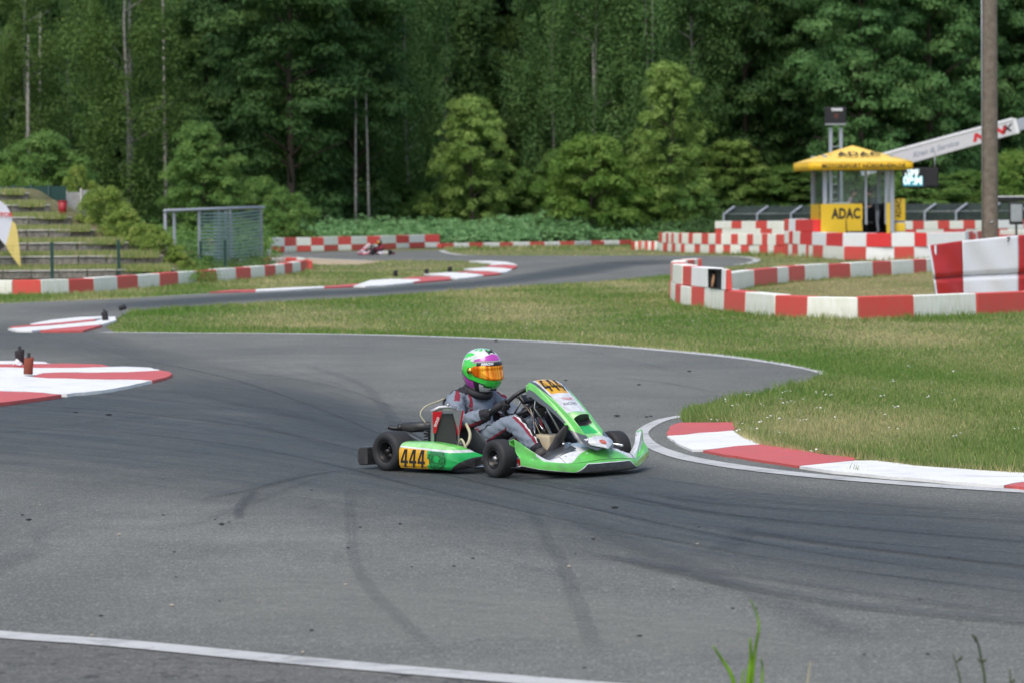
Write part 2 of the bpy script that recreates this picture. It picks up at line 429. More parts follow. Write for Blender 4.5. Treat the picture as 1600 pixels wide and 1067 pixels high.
dark_band([(520, 550), (700, 555), (900, 562), (1050, 575), (1200, 585)], [(560, 600), (720, 600), (900, 610), (1000, 625), (1120, 622)], 'pale_dusty_surface', .0065, 'light_patch')
SK = [([(-200, 620), (150, 640), (420, 672), (700, 742), (950, 800), (1250, 860), (1600, 905), (1850, 930)], .06, 'skid'),
      ([(-200, 650), (150, 672), (420, 705), (700, 772), (950, 826), (1250, 880), (1600, 925), (1850, 950)], .05, 'skid'),
      ([(700, 730), (900, 768), (1100, 800), (1350, 822), (1600, 838), (1850, 850)], .04, 'skid'),
      ([(1000, 745), (1200, 772), (1400, 790), (1600, 803), (1850, 818)], .05, 'skid'),
      ([(1050, 815), (1250, 838), (1450, 855), (1600, 866), (1850, 884)], .035, 'skid'),
      ([(200, 560), (350, 590), (500, 640), (620, 690)], .05, 'skid'),
      ([(900, 862), (1020, 884), (1200, 905), (1400, 935), (1600, 962)], .05, 'skid'),
      ([(700, 852), (900, 905), (1100, 930)], .04, 'skid_faint'),
      ([(620, 640), (540, 610), (440, 590), (320, 575)], .04, 'skid'), ([(960, 590), (1040, 600), (1110, 612)], .05, 'skid'), ([(330, 560), (450, 580), (560, 612)], .04, 'skid_faint'),
      ([(1120, 770), (1300, 784), (1500, 798), (1700, 812)], .03, 'skid'),
      ([(546, 760), (548, 830), (555, 880), (580, 925), (625, 970), (690, 1030)], .085, 'skid_faint'),
      ([(826, 790), (850, 835), (880, 890), (900, 940), (935, 1030)], .10, 'skid_faint'),
      ([(880, 800), (960, 840), (1060, 880), (1150, 918), (1250, 960), (1370, 1010)], .22, 'skid_faint'),
      ([(960, 870), (1100, 905), (1200, 925), (1350, 950), (1600, 975), (1800, 995)], .17, 'skid'),
      ([(900, 760), (1050, 790), (1200, 812), (1400, 830), (1600, 846), (1800, 860)], .12, 'skid'),
      ([(1150, 828), (1300, 850), (1450, 868), (1600, 885), (1800, 905)], .14, 'skid'),
      ([(1170, 822), (1145, 850), (1110, 866)], .2, 'skid_faint'),
      ([(540, 735), (470, 745), (390, 765), (310, 780)], .10, 'skid'),
      ([(500, 745), (420, 775), (330, 810), (220, 835)], .09, 'skid_faint'),
      ([(400, 765), (378, 790), (370, 812)], .08, 'skid'), ([(505, 785), (480, 797)], .1, 'skid_faint'),
      ([(80, 600), (260, 612), (420, 640), (600, 690), (800, 745), (1000, 770), (1300, 790), (1600, 810)], .25, 'skid_faint'),
      ([(-100, 690), (150, 660), (330, 650), (520, 700), (640, 745)], .14, 'skid_faint'),
      ([(640, 690), (600, 640), (560, 600), (470, 570)], .14, 'skid_faint'),
      ([(1003, 772), (1150, 790), (1350, 802), (1600, 815), (1800, 830)], .1, 'skid'),
      ([(60, 860), (0, 885), (-100, 910)], .2, 'skid_faint'), ([(110, 815), (60, 838), (65, 855), (120, 862)], .06, 'skid_faint'),
      ([(880, 545), (960, 560), (1030, 577), (1090, 592)], .08, 'skid_faint'), ([(760, 418), (880, 416), (980, 410)], .5, 'skid_faint')]
for k, (p, wd, mm) in enumerate(SK): strip('tyre_mark', p, wd, .011 + .0006 * k, M[mm], 8)

# painted kerbs: every coloured block its own piece
def kerb(label, pieces, h=.014):
    P0 = G(*pieces[0][1][0]); r = thing('kerb', label, 'kerb', P0, kind='structure')
    for k, (c, poly) in enumerate(pieces):
        pts = [G(*p).xy for p in poly]; out = []
        n = len(pts)
        for i in range(n):           # hand-painted, slightly ragged edge
            a, b = pts[i], pts[(i+1) % n]; m = max(1, min(8, int((b-a).length / .18)))
            for j in range(m):
                q = a.lerp(b, j / m)
                if j: q = q + Vector((random.uniform(-.012, .012), random.uniform(-.05, .05)))
                out.append(q)
        mb = MB(); mb.slab(out, -.005, h + k * .0023)
        mb.build('kerb_block', M['kerb_red' if c == 'r' else 'kerb_white'], r, P0)
z2 = lambda pts: ZM(980, 560, 2.58, pts)
kerb('red and white painted kerb inside the right hand corner beside the kart nose', [
    ('r', z2([(160, 305), (172, 278), (215, 263), (330, 262), (428, 262), (434, 288), (420, 296), (165, 316)])),
    ('w', z2([(160, 318), (290, 306), (428, 296), (452, 312), (500, 330), (545, 352), (430, 360), (310, 374), (262, 375), (205, 350)])),
    ('r', z2([(306, 378), (430, 361), (545, 353), (700, 376), (800, 396), (915, 405), (918, 418), (800, 430), (690, 441), (500, 412), (390, 395)])),
    ('w', z2([(695, 443), (800, 432), (918, 421), (1000, 420), (1150, 440), (1400, 458), (1600, 470), (1610, 505), (1518, 521), (1300, 506), (1000, 480), (830, 463)])),
    ('r', z2([(1522, 522), (1612, 507), (1780, 515), (2000, 530), (2000, 566), (1700, 545)]))])
z3 = lambda pts: ZM(0, 460, 4, pts)
kerb('low red and white striped kerb island near the leaning rust red marker post', [
    ('w', z3([(-300, 430), (150, 428), (280, 434), (320, 446), (120, 446), (-300, 450)])),
    ('r', z3([(-300, 452), (130, 448), (320, 447), (420, 445), (640, 452), (690, 466), (400, 474), (-300, 466)])),
    ('w', z3([(-300, 468), (200, 474), (500, 474), (690, 468), (780, 466), (930, 472), (1000, 490), (800, 500), (520, 504), (330, 502), (250, 518), (150, 524), (-300, 500)])),
    ('r', z3([(205, 530), (270, 508), (400, 503), (560, 506), (800, 502), (1005, 491), (1060, 500), (1078, 515), (1040, 535), (955, 556), (800, 548), (500, 546), (300, 540)])),
    ('w', z3([(-300, 505), (150, 527), (300, 543), (560, 549), (800, 551), (950, 558), (800, 592), (640, 620), (420, 643), (330, 640), (150, 625), (-300, 618)])),
    ('r', z3([(-300, 622), (0, 626), (200, 632), (385, 648), (250, 668), (0, 700), (-300, 735)]))], .03)
kerb('narrow striped kerb tip at the pointed end of the grass island', [
    ('w', z3([(190, 195), (330, 170), (500, 153), (640, 149), (700, 150), (600, 164), (440, 180), (250, 203)])),
    ('r', z3([(60, 215), (200, 203), (440, 182), (600, 167), (590, 178), (480, 190), (280, 207), (90, 222)])),
    ('w', z3([(50, 228), (90, 224), (300, 209), (480, 193), (600, 180), (640, 165), (720, 150), (725, 175), (640, 200), (560, 208), (360, 226), (200, 242), (100, 240)])),
    ('r', z3([(250, 242), (370, 227), (560, 210), (640, 206), (600, 218), (520, 241), (380, 243)]))], .03)
z8 = lambda pts: ZM(400, 320, 2.4615, pts)
kerb('long red and white kerb curling round the far hairpin', [
    ('r', z8([(-180, 341), (-60, 338), (0, 337), (0, 331), (-100, 333)])), ('w', z8([(0, 331), (90, 326), (180, 322), (262, 319), (262, 324), (120, 333), (0, 338)])),
    ('r', z8([(262, 319), (380, 310), (425, 308), (372, 319), (330, 321), (262, 323)])),
    ('w', z8([(375, 319), (440, 296), (520, 291), (622, 292), (640, 297), (600, 305), (500, 315), (420, 319)])),
    ('r', z8([(560, 290), (600, 284), (700, 280), (752, 284), (745, 293), (650, 301), (600, 304), (636, 296), (615, 290)])),
    ('w', z8([(645, 272), (740, 266), (810, 268), (880, 276), (830, 285), (775, 290), (745, 288), (752, 282), (700, 277)])),
    ('r', z8([(775, 263), (850, 261), (900, 263), (945, 269), (930, 273), (880, 277), (840, 268)])),
    ('w', z8([(800, 252), (900, 246), (950, 249), (985, 254), (965, 264), (940, 267), (890, 260), (840, 259)])),
    ('r', z8([(885, 240), (960, 237), (1003, 240), (1000, 248), (985, 252), (940, 247), (900, 245)])),
    ('w', z8([(900, 232), (960, 229), (990, 232), (1004, 238), (960, 235), (905, 238)])),
    ('w', z8([(820, 222), (900, 222), (960, 226), (985, 230), (940, 231), (870, 227)])), ], .03)
# rubble stones and rubber crumbs lying on the asphalt
M['stone'] = mat('pale_stone', (.5, .42, .32), .9, var=.3, nscale=30)
M['crumb'] = mat('rubber_crumb', (.02, .02, .02), .8)
def lump(seed, s=1, flat=.5):
    rnd = random.Random(seed); bm = bmesh.new(); bmesh.ops.create_icosphere(bm, subdivisions=1, radius=1)
    for v in bm.verts: v.co *= rnd.uniform(.7, 1.15); v.co.z *= flat
    zmin = min(v.co.z for v in bm.verts)
    for v in bm.verts: v.co.z -= zmin
    me = bpy.data.meshes.new('lump'); bm.to_mesh(me); bm.free(); return me
lm = [lump(i) for i in range(3)]; cr = [lump(i + 9, flat=.35) for i in range(3)]
for me in lm: me.materials.append(M['stone'])
for me in cr: me.materials.append(M['crumb'])
for k, (x, y, s) in enumerate([(186, 836, 4.5), (268, 947, 7), (144, 994, 5), (540, 914, 4), (889, 886, 6), (473, 1020, 5), (1089, 851, 4), (62, 789, 3)]):
    s *= 1.5; o = link('stone', lm[k % 3]); o.location = G(x, y); o.location.z = .003; q = s / 2 / SCL(x, y); o.scale = (q, q * .8, q * .8); o.rotation_euler = (0, 0, k)
    tag(o, 'small pale stone lying loose on the grey asphalt', 'stone', 'loose pale stones on the track')
CR = [(35, 805, 5), (45, 813, 8), (255, 805, 4), (336, 812, 4), (346, 820, 8), (358, 816, 4), (272, 863, 5), (275, 902, 4), (544, 856, 5), (157, 963, 7), (343, 939, 4), (643, 886, 4), (709, 885, 5), (739, 873, 5),
      (487, 766, 4), (563, 824, 5), (625, 819, 5), (960, 794, 10), (927, 843, 7), (899, 866, 4), (964, 871, 4), (1092, 824, 5), (988, 985, 4), (1052, 921, 4), (1103, 921, 4), (999, 995, 8), (1145, 951, 5),
      (1182, 951, 4), (1291, 858, 4), (1437, 937, 6), (1350, 1023, 5), (1450, 1023, 6), (1483, 872, 5), (913, 1044, 6), (1045, 995, 4), (118, 645, 6), (170, 649, 8), (964, 651, 8), (1010, 652, 5), (1077, 581, 6), (884, 595, 5),
      (998, 602, 6), (1017, 651, 5), (775, 534, 6), (1512, 870, 4), (1568, 931, 3), (1122, 1003, 4), (748, 1000, 4), (800, 1052, 4), (487, 986, 7)]
for k, (x, y, s) in enumerate(CR):
    s *= 1.45; o = link('rubber_crumb', cr[k % 3]); o.location = G(x, y); o.location.z = .003; q = s / 2 / SCL(x, y) ; o.scale = (q, q, q * .8); o.rotation_euler = (0, 0, k * 1.3)
    tag(o, 'black crumb of tyre rubber lying on the asphalt', 'rubber crumb', 'tyre rubber crumbs scattered on the track')

# ---------------------------------------------------------------- grass blades, flowers
def grass(n, name, box, hgt, wmin, excl=True, seed=1, dryb=0.0, band=None):
    rg = np.random.default_rng(seed)
    x = rg.uniform(box[0], box[2], n); y = rg.uniform(box[1], box[3], n)
    keep = ~inpoly(x, y, ASPH) & ~inpoly(x, y, SANDP)
    if excl:
        for q in KP: keep &= ~inpoly(x, y, q)
    if band is not None: keep &= inpoly(x, y, band)
    x, y = x[keep], y[keep]; n = len(x)
    # to world
    D = np.stack([(x - CX) / F, -(y - CY) / F, -np.ones(n)], 1) @ np.array(CAMR).T
    t = -H / D[:, 2]; P = D * t[:, None]; P[:, 2] = -.012
    P[:, :2] += rg.normal(0, .012, (n, 2))
    d = P[:, 1]; ph = np.sin(P[:, 0] * 1.1 + np.sin(P[:, 1] * .35) * 2) * np.cos(P[:, 1] * .42 + P[:, 0] * .3)
    ph2 = np.sin(P[:, 0] * 3.7 + 1) * np.sin(P[:, 1] * 1.9)
    hh = hgt * rg.uniform(.45, 1.15, n) * (1 + .35 * ph2) 
    wd = np.maximum(wmin, d * .00017) * rg.uniform(.8, 1.5, n)
    az = rg.uniform(0, 2 * np.pi, n); lean = rg.uniform(.1, .75, n) * hh
    side = np.stack([np.cos(az), np.sin(az) * .6, np.zeros(n)], 1) * wd[:, None]
    az2 = rg.uniform(0, 2 * np.pi, n); tip = P + np.stack([np.cos(az2) * lean, np.sin(az2) * lean, hh], 1)
    V = np.empty((n, 3, 3)); V[:, 0] = P - side; V[:, 1] = P + side; V[:, 2] = tip
    ph3 = 1.7 * np.sin(P[:, 0] * .9 - P[:, 1] * .11 + 2) * np.sin(P[:, 1] * .22 + P[:, 0] * .5)
    tint = np.clip(.45 + .22 * ph + .16 * ph3 + dryb + rg.normal(0, .20, n), 0, 1)
    me = np_mesh(name, V.reshape(-1, 3), np.arange(3 * n).reshape(-1, 3), [M['blade']], tint=tint)
    o = link(name, me); tag(o, kind='stuff'); return o
KP = [z2([(160, 290), (215, 262), (428, 262), (450, 312), (545, 350), (700, 374), (915, 404), (1150, 438), (1600, 469), (2000, 500), (2000, 600), (200, 360)]),
      z3([(190, 195), (700, 150), (725, 175), (560, 210), (200, 242), (50, 228)]),
      z8([(375, 319), (440, 296), (560, 288), (645, 270), (800, 250), (890, 235), (1005, 232), (1005, 255), (740, 295)])]
KP.append(DRY)
grass(30000, 'dry_grass_blades', (1130, 420, 1760, 490), .06, .009, excl=False, seed=21, dryb=.42, band=DRY)
ke = z2([(434, 262), (452, 312), (545, 352), (700, 376), (915, 405), (1150, 438), (1600, 468), (2000, 500)])
for k_ in range(len(ke) - 1):
    (ax1, ay1), (ax2, ay2) = ke[k_], ke[k_ + 1]
    grass(2600, 'edge_tufts', (min(ax1, ax2) - 3, min(ay1, ay2) - 4, max(ax1, ax2) + 3, max(ay1, ay2) + 5), .06, .004, excl=False, seed=30 + k_, dryb=.35, band=[(ax1, ay1 - 4), (ax2, ay2 - 4), (ax2, ay2 + 2.2), (ax1, ay1 + 2.2)])
grass(215000, 'grass', (1000, 560, 1760, 780), .055, .0035, seed=1)
grass(230000, 'grass', (100, 425, 1760, 600), .05, .005, seed=2, dryb=.08)
grass(70000, 'grass', (-120, 395, 1760, 475), .07, .008, seed=3, dryb=.2)
grass(60000, 'tall_grass', (1060, 590, 1700, 775), .11, .004, seed=4, dryb=-.1, band=[(1068, 655), (1062, 640), (1130, 622), (1200, 610), (1290, 588), (1300, 610), (1160, 650), (1200, 680), (1350, 715), (1700, 745), (1700, 775), (1400, 750), (1180, 710)])
grass(60000, 'tall_grass', (150, 500, 1320, 600), .085, .005, seed=5, dryb=-.2, band=[(150, 522), (190, 512), (500, 515), (900, 528), (1120, 545), (1300, 575), (1310, 600), (1240, 572), (1100, 553), (900, 537), (600, 525)])
grass(40000, 'tall_grass', (180, 425, 1060, 495), .09, .008, seed=6, dryb=-.05, band=[(185, 497), (205, 485), (400, 471), (700, 453), (1045, 428), (1050, 440), (700, 465), (400, 482)])
grass(26000, 'tall_grass', (1040, 465, 1700, 510), .12, .008, seed=16, dryb=-.1, band=[(1040, 468), (1060, 478), (1130, 488), (1210, 496), (1350, 500), (1600, 490), (1700, 486), (1700, 494), (1350, 506), (1200, 502), (1050, 484)])
grass(18000, 'tall_grass', (1130, 425, 1460, 480), .10, .01, seed=17, dryb=.1, band=[(1139, 456), (1180, 449), (1260, 439), (1460, 425), (1460, 431), (1260, 446), (1150, 464)])
grass(24000, 'tall_grass', (-80, 425, 500, 470), .12, .01, seed=18, dryb=.1, band=[(-80, 461), (150, 459), (300, 445), (485, 424), (490, 432), (300, 452), (150, 467), (-80, 468)])
grass(16000, 'tall_grass', (690, 385, 1460, 415), .2, .015, seed=19, dryb=.15, band=[(690, 387), (1020, 384), (1250, 396), (1460, 404), (1460, 412), (1200, 402), (1020, 392), (700, 393)])
def flowers(pts, name):
    V = []; Fc = []
    for (x, y, r) in pts:
        p = G(x, y); hz = random.uniform(.05, .1)
        for k in range(4):
            q = p + Vector((random.gauss(0, r), random.gauss(0, r), hz + random.uniform(-.01, .015))); b = len(V); rr = random.uniform(.007, .013)
            for a in range(5): V.append((q.x + rr * math.cos(a * 1.257), q.y + rr * math.sin(a * 1.257), q.z + random.uniform(-.006, .006)))
            Fc.append(tuple(range(b, b + 5)))
    me = bpy.data.meshes.new(name); me.from_pydata(V, [], Fc); me.materials.append(M['flower']); tag(link(name, me), kind='stuff')
M['flower'] = mat('white_petals', (.75, .75, .7), .7)
fl = [(1420, 585, .02), (1490, 592, .02), (1366, 615, .02), (1396, 609, .02), (1380, 632, .02), (1396, 644, .03), (1452, 632, .02), (1486, 640, .02), (1299, 663, .02), (1248, 658, .02), (1255, 638, .02), (1281, 651, .03), (1225, 643, .03), (1137, 636, .03), (1150, 644, .03), (1173, 631, .02), (1220, 634, .02), (1238, 637, .02), (1230, 623, .02), (1190, 640, .02)]
fl += [(random.uniform(1120, 1340), random.uniform(620, 690), .03) for _ in range(12)] + [(random.uniform(1250, 1600), random.uniform(560, 720), .03) for _ in range(8)]
fl += [(x, y, .06) for x, y in ((665, 496), (672, 500), (820, 503), (880, 505), (815, 519), (833, 518), (925, 515), (1010, 501), (1045, 490), (1080, 508), (1386 - 200, 500), (760, 489), (950, 504))]
flowers(fl, 'white_flowers')
# ---------------------------------------------------------------- barriers
def plastic(name, col, moss, amt, low):
    m, nt, b = NM(name); P = pos(nt)
    n1 = noise(nt, 2.0, 5, .65, P, .4); n2 = noise(nt, 9, 5, .7, pos(nt, (1, 1, .25)))
    z = nd(nt, 'ShaderNodeSeparateXYZ'); nt.links.new(P, z.inputs[0])
    c = mixc(nt, ramp(nt, n1, [(.3, 0.0), (.75, .6)]), col, tuple(x * .88 + .02 for x in col))
    c = mixc(nt, ramp(nt, n2, [(.42, 0.0), (.7, amt)]), c, moss)
    zr = nd(nt, 'ShaderNodeMapRange'); zr.inputs[1].default_value = .26; zr.inputs[2].default_value = 0.0; zr.inputs[3].default_value = 0; zr.inputs[4].default_value = low
    nt.links.new(z.outputs[2], zr.inputs[0])
    mm = nd(nt, 'ShaderNodeMath', operation='MULTIPLY'); nt.links.new(zr.outputs[0], mm.inputs[0]); nt.links.new(ramp(nt, n2, [(.3, .3), (.6, 1.0)]), mm.inputs[1])
    c = mixc(nt, mm.outputs[0], c, (.14, .15, .06))          # splashed soil and algae
    nt.links.new(c, b.inputs['Base Color']); b.inputs['Roughness'].default_value = .55
    bump(nt, b, n2, .15, .01)
    return m
M['bred'] = plastic('red_barrier_plastic', (.70, .070, .055), (.52, .13, .09), .4, .25)
M['bwhite'] = plastic('white_barrier_plastic', (.90, .90, .82), (.66, .69, .47), .6, .35)
M['bwhite2'] = plastic('clean_white_barrier_plastic', (.90, .90, .89), (.74, .75, .68), .4, .25)
M['bred2'] = plastic('bright_red_barrier_plastic', (.76, .030, .030), (.6, .07, .06), .3, .2)
def barrier(label, poly, bounds, rows, group=None, depth=.32, clean=False):
    """poly: foot line sighted on the ground; bounds per row: cuts along x (or None = poly vertices); rows: (z0, h, start colour, cuts)"""
    P = [G(*p) for p in poly]; O = P[0].copy()
    r = thing('barrier_wall', label, 'barrier', O, group=group)
    for (z0, h, col, cuts, off) in rows:
        if cuts is None: pts = P
        else:
            xs = [p[0] for p in poly]; ys = [p[1] for p in poly]
            if xs[0] > xs[-1]: xs, ys = xs[::-1], ys[::-1]
            pts = [G(c, float(np.interp(c, xs, ys))) for c in cuts]
        n = len(pts); nor = []
        for i in range(n):
            t = (pts[min(i+1, n-1)] - pts[max(i-1, 0)]).normalized(); nor.append(Vector((-t.y, t.x, 0)))
        sgn = 1
        for i in range(n - 1):
            a, b_ = pts[i], pts[i+1]; t = (b_ - a).normalized(); g = min(.006, (b_-a).length * .02)
            na, nb = nor[i], nor[i+1]; dz = random.uniform(-.012, .008); fo = random.uniform(-.012, .012)
            fa = a + t * g + na * (off + fo); fb = b_ - t * g + nb * (off + fo); ba = fa + na * depth; bb = fb + nb * depth
            V = []
            for (zz, ins) in ((z0 + .004, 0), (z0 + h + dz, .012)):
                V += [(*(fa + na*ins).xy, zz), (*(fb + nb*ins).xy, zz), (*(bb - nb*ins).xy, zz), (*(ba - na*ins).xy, zz)]
            if i == 0 and z0 == 0: pass
            mb = MB(); mb.add(V, [(3, 2, 1, 0), (4, 5, 6, 7), (0, 1, 5, 4), (1, 2, 6, 5), (2, 3, 7, 6), (3, 0, 4, 7)])
            cc = col[i % len(col)]
            mt = M[{'r': 'bred', 'w': 'bwhite', 'R': 'bred2', 'W': 'bwhite2'}[cc]] if cc != 'k' else M['black_rubber']
            mb.build('barrier_block', mt, r, O, bevel=.014)
    return r
M['black_rubber'] = mat('black_rubber', (.018, .018, .02), .75, bmp=.3)
zz7 = lambda pts: ZM(0, 280, 3.2, pts)
BL = zz7([(-250, 584), (-80, 582), (62, 581), (207, 580), (347, 575), (473, 569), (590, 559), (693, 550), (803, 541), (893, 532), (988, 524), (1084, 516), (1182, 508), (1257, 501), (1325, 495), (1378, 489), (1425, 483), (1465, 476), (1505, 468), (1530, 460)])
barrier('long curving low barrier of red and white blocks in front of the terraces', BL, None, [(0, .36, 'rw', None, 0)], depth=.3)
BL2 = zz7([(1100, 444), (1200, 442), (1290, 438), (1360, 434), (1430, 431), (1480, 433), (1520, 440), (1543, 452)])
barrier('short low red and white barrier returning behind the long left one', BL2, None, [(0, .28, 'rw', None, 0)], depth=.15)
BF = ZM(400, 320, 2.4615, [(-390, 205), (-330, 202), (-270, 199), (-210, 197), (-150, 194), (-90, 192), (-35, 190), (12, 188), (60, 186), (112, 184), (157, 182), (213, 181), (262, 180), (317, 178), (368, 177), (428, 175), (480, 174), (540, 171), (590, 169), (650, 167), (708, 166)])
barrier('two layer chequered red and white barrier behind the distant kart', BF, None, [(0, .30, 'rw', None, 0), (.30, .42, 'wr', None, 0)], depth=.4)
BS = ZM(400, 320, 2.4615, [(712, 168), (762, 167), (822, 166), (875, 165), (938, 164), (990, 163), (1055, 162), (1110, 161), (1170, 160), (1228, 159), (1290, 157), (1340, 156), (1400, 155), (1445, 154)])
barrier('thin single row of red and white blocks under the bracken', BS, None, [(0, .25, 'rw', None, 0)], depth=.3)
zz6 = lambda pts: ZM(1020, 320, 2.7586, pts)
LOWB = zz6([(-93, 196), (-78, 197), (-64, 197), (-50, 197), (-36, 198), (-22, 198), (-8, 198), (6, 198), (20, 198)])
barrier('small low pile of narrow red and white blocks at the barrier end', LOWB, None, [(0, .44, 'rw', None, 0)], depth=.5)
cv = lambda L: [1020 + x / 2.7586 for x in L]
P3 = zz6([(25, 201), (120, 207), (270, 212), (412, 214), (560, 218), (565, 219)])
barrier('long two layer chequered barrier of narrow red and white blocks', P3, None, [
    (0, .40, 'wr', cv([25, 42, 62, 80, 97, 120, 137, 178, 203, 240, 270, 302, 333, 378, 412, 458, 495, 520, 560]), 0),
    (.40, .48, 'rw', cv([25, 40, 55, 67, 78, 90, 110, 125, 152, 172, 210, 238, 268, 295, 335, 367, 405, 432, 468, 492, 530, 560]), 0)], depth=.5)
P4 = zz6([(566, 220), (690, 230), (830, 240), (1000, 242), (1183, 240), (1400, 236)])
barrier('tall chequered barrier of large red and white blocks in front of the yellow booth', P4, None, [
    (0, .50, 'rwrwrwrwrWrWr', cv([566, 582, 600, 625, 660, 670, 690, 732, 822, 917, 1040, 1127, 1200, 1300]), 0),
    (.50, .52, 'wRwRWRWRWRW', cv([566, 585, 603, 633, 686, 745, 818, 918, 1028, 1130, 1183, 1350]), 0),
    (1.02, .50, 'rWR', cv([560, 580, 610, 686]), .05)], depth=.55)
P5 = [(1117, 391), (1223, 393)]
barrier('stacked white and red barrier with a damaged block beside the mesh fence', P5, None, [
    (0, .37, 'wr', [1117, 1150, 1190, 1223], 0), (.37, .36, 'rwrw', [1117, 1140, 1165, 1195, 1223], 0), (.73, .3, 'rwwrw', [1117, 1128, 1160, 1188, 1206, 1223], 0),
    (1.03, .36, 'wrwrw', [1117, 1143, 1158, 1180, 1198, 1223], 0)], depth=.5)
P6 = [(1407, 386), (1540, 384), (1700, 381)]
barrier('far red and white barrier running behind the utility pole', P6, None, [
    (0, .43, 'wr', [1411, 1440, 1470, 1500, 1530, 1560, 1600, 1660], 0), (.43, .43, 'rw', [1411, 1432, 1475, 1510, 1545, 1575, 1610, 1660], 0),
    (.86, .42, 'wrwrwrwWr', [1411, 1427, 1444, 1466, 1484, 1506, 1524, 1561, 1600, 1660], 0)], depth=.5)
P7 = [(1415, 403), (1450, 400), (1500, 396), (1537, 394)]
barrier('white barrier of plain blocks with red end pieces right of the booth', P7, None, [
    (0, .5, 'wr', [1417, 1450, 1490, 1537], 0), (.5, .42, 'WrWrWrW', [1417, 1448, 1507, 1514, 1521, 1528, 1537], 0)], depth=.5)
P9 = [(1418, 394), (1440, 391), (1475, 391), (1500, 395)]
barrier('curved red and white barrier heap between the booth sign and the pole', P9, None, [
    (0, .4, 'wr', None, 0), (.4, .42, 'rwr', None, 0)], depth=.7)
P10 = [(1560, 398), (1600, 399), (1660, 398)]
barrier('white topped red barrier stack at the foot of the grey panel', P10, None, [(0, .4, 'rw', None, 0), (.4, .4, 'rw', None, 0), (.8, .2, 'ww', None, .05)], depth=.6)
# near loop
NB = [(1100, 459), (1080, 458), (1062, 460), (1051, 463), (1046.5, 467), (1049, 471), (1055, 474.5), (1063.5, 477), (1080, 479.5), (1100, 482), (1131, 487), (1164, 491), (1210, 496.5), (1260, 499.5), (1341, 501), (1429, 498), (1527, 493.5), (1620, 489), (1760, 481)]
nb = barrier('near curved barrier of faded red and white blocks around the dry grass', NB, None, [(0, .40, 'wrwrw' + 'w' + 'rwrwrwrwrwrwrw', None, 0)], depth=.34)
UB = [(1098, 459), (1080, 458), (1063, 460), (1052, 463), (1048, 467), (1050, 471), (1055, 474), (1066, 477), (1080, 479.3), (1106, 483)]
barrier('upper layer of red and white blocks at the rounded end of the near barrier', UB, None, [(.40, .40, 'rwrwrwwrW', None, .004)], depth=.34)
# black niche with stakes, then the white and red end
pn0, pn1 = G(1106.3, 483.3), G(1127, 486.4)
t = thing('tool_locker', 'black open box holding pale wooden stakes in the near barrier', 'box', (*pn0.xy, .40))
tv = (pn1 - pn0); tn = Vector((-tv.y, tv.x, 0)).normalized(); L_ = tv.length; tv.normalize()
def lbox(mb, a0, a1, b0, b1, z0, z1, mi=0):
    V = []
    for z in (z0, z1):
        for (a, b) in ((a0, b0), (a1, b0), (a1, b1), (a0, b1)): q = tv * a + tn * b; V.append((q.x, q.y, z))
    mb.add(V, [(3, 2, 1, 0), (4, 5, 6, 7), (0, 1, 5, 4), (1, 2, 6, 5), (2, 3, 7, 6), (3, 0, 4, 7)], mi)
mb = MB(); lbox(mb, .005, L_ - .005, .13, .15, .006, .38); lbox(mb, .005, .02, .0, .13, .006, .38); lbox(mb, L_ - .02, L_ - .005, .0, .13, .006, .38); lbox(mb, .02, L_ - .02, .0, .13, .36, .38); lbox(mb, .02, L_ - .02, 0, .13, .006, .02)
mb.build('housing', M['black_rubber'], t)
M['stake'] = mat('pale_stake_wood', (.55, .30, .17), .8, var=.25, nscale=30)
for k, (a, ln) in enumerate(((.07, .02), (.13, .015), (.19, -.004))):
    mb = MB(); mb.tube([tv * a + tn * .06 + Vector((0, 0, .022)), tv * (a - ln) + tn * .1 + Vector((0, 0, .27))], .019, 7); mb.build('wooden_stake', M['stake'], t)
EB = [(1127.3, 486.4), (1133.5, 487.4), (1136, 487.8)]
barrier('white and red end block right beside the black stake box', EB, None, [(.40, .40, 'Wr', None, .004)], depth=.10)
BB = [(1141, 456), (1180, 449), (1215, 444.5), (1233.5, 442.5), (1259, 440), (1296, 437.5), (1330, 435.5), (1364, 433), (1394, 431), (1428, 429), (1449, 427.5), (1490, 425), (1540, 422), (1600, 419)]
barrier('low red and white barrier on the far side of the dry grass', BB, None, [(0, .43, 'wr', None, 0)], depth=.34)

# ---------------------------------------------------------------- metals etc
M['steel'] = mat('galvanised_steel', (.42, .44, .46), .45, .7, var=.2, nscale=5)
M['dark_green'] = mat('dark_green_paint', (.012, .055, .045), .5)
M['grey_paint'] = mat('grey_paint', (.35, .38, .43), .5)
M['pole_wood'] = mat('weathered_pole_wood', (.21, .175, .14), .9, var=.25, nscale=3, dirt=(.08, .065, .05), dirtamt=.5, bmp=.4, bscale=12)
M['dark'] = mat('near_black', (.012, .012, .014), .6)
M['text_black'] = mat('black_lettering', (.015, .013, .012), .6)
M['yellow'] = mat('yellow_panel', (.72, .47, .02), .45, var=.06)
M['yellow_cloth'] = mat('yellow_tarpaulin', (.78, .47, .012), .6, var=.08)
M['roof_cloth'] = mat('pale_yellow_cloth', (.86, .58, .12), .7, var=.05)  # roof yellow, paler than the valance
M['red'] = mat('red_lettering', (.6, .02, .03), .5)
M['white'] = mat('white_paint', (.78, .79, .8), .4, var=.05)
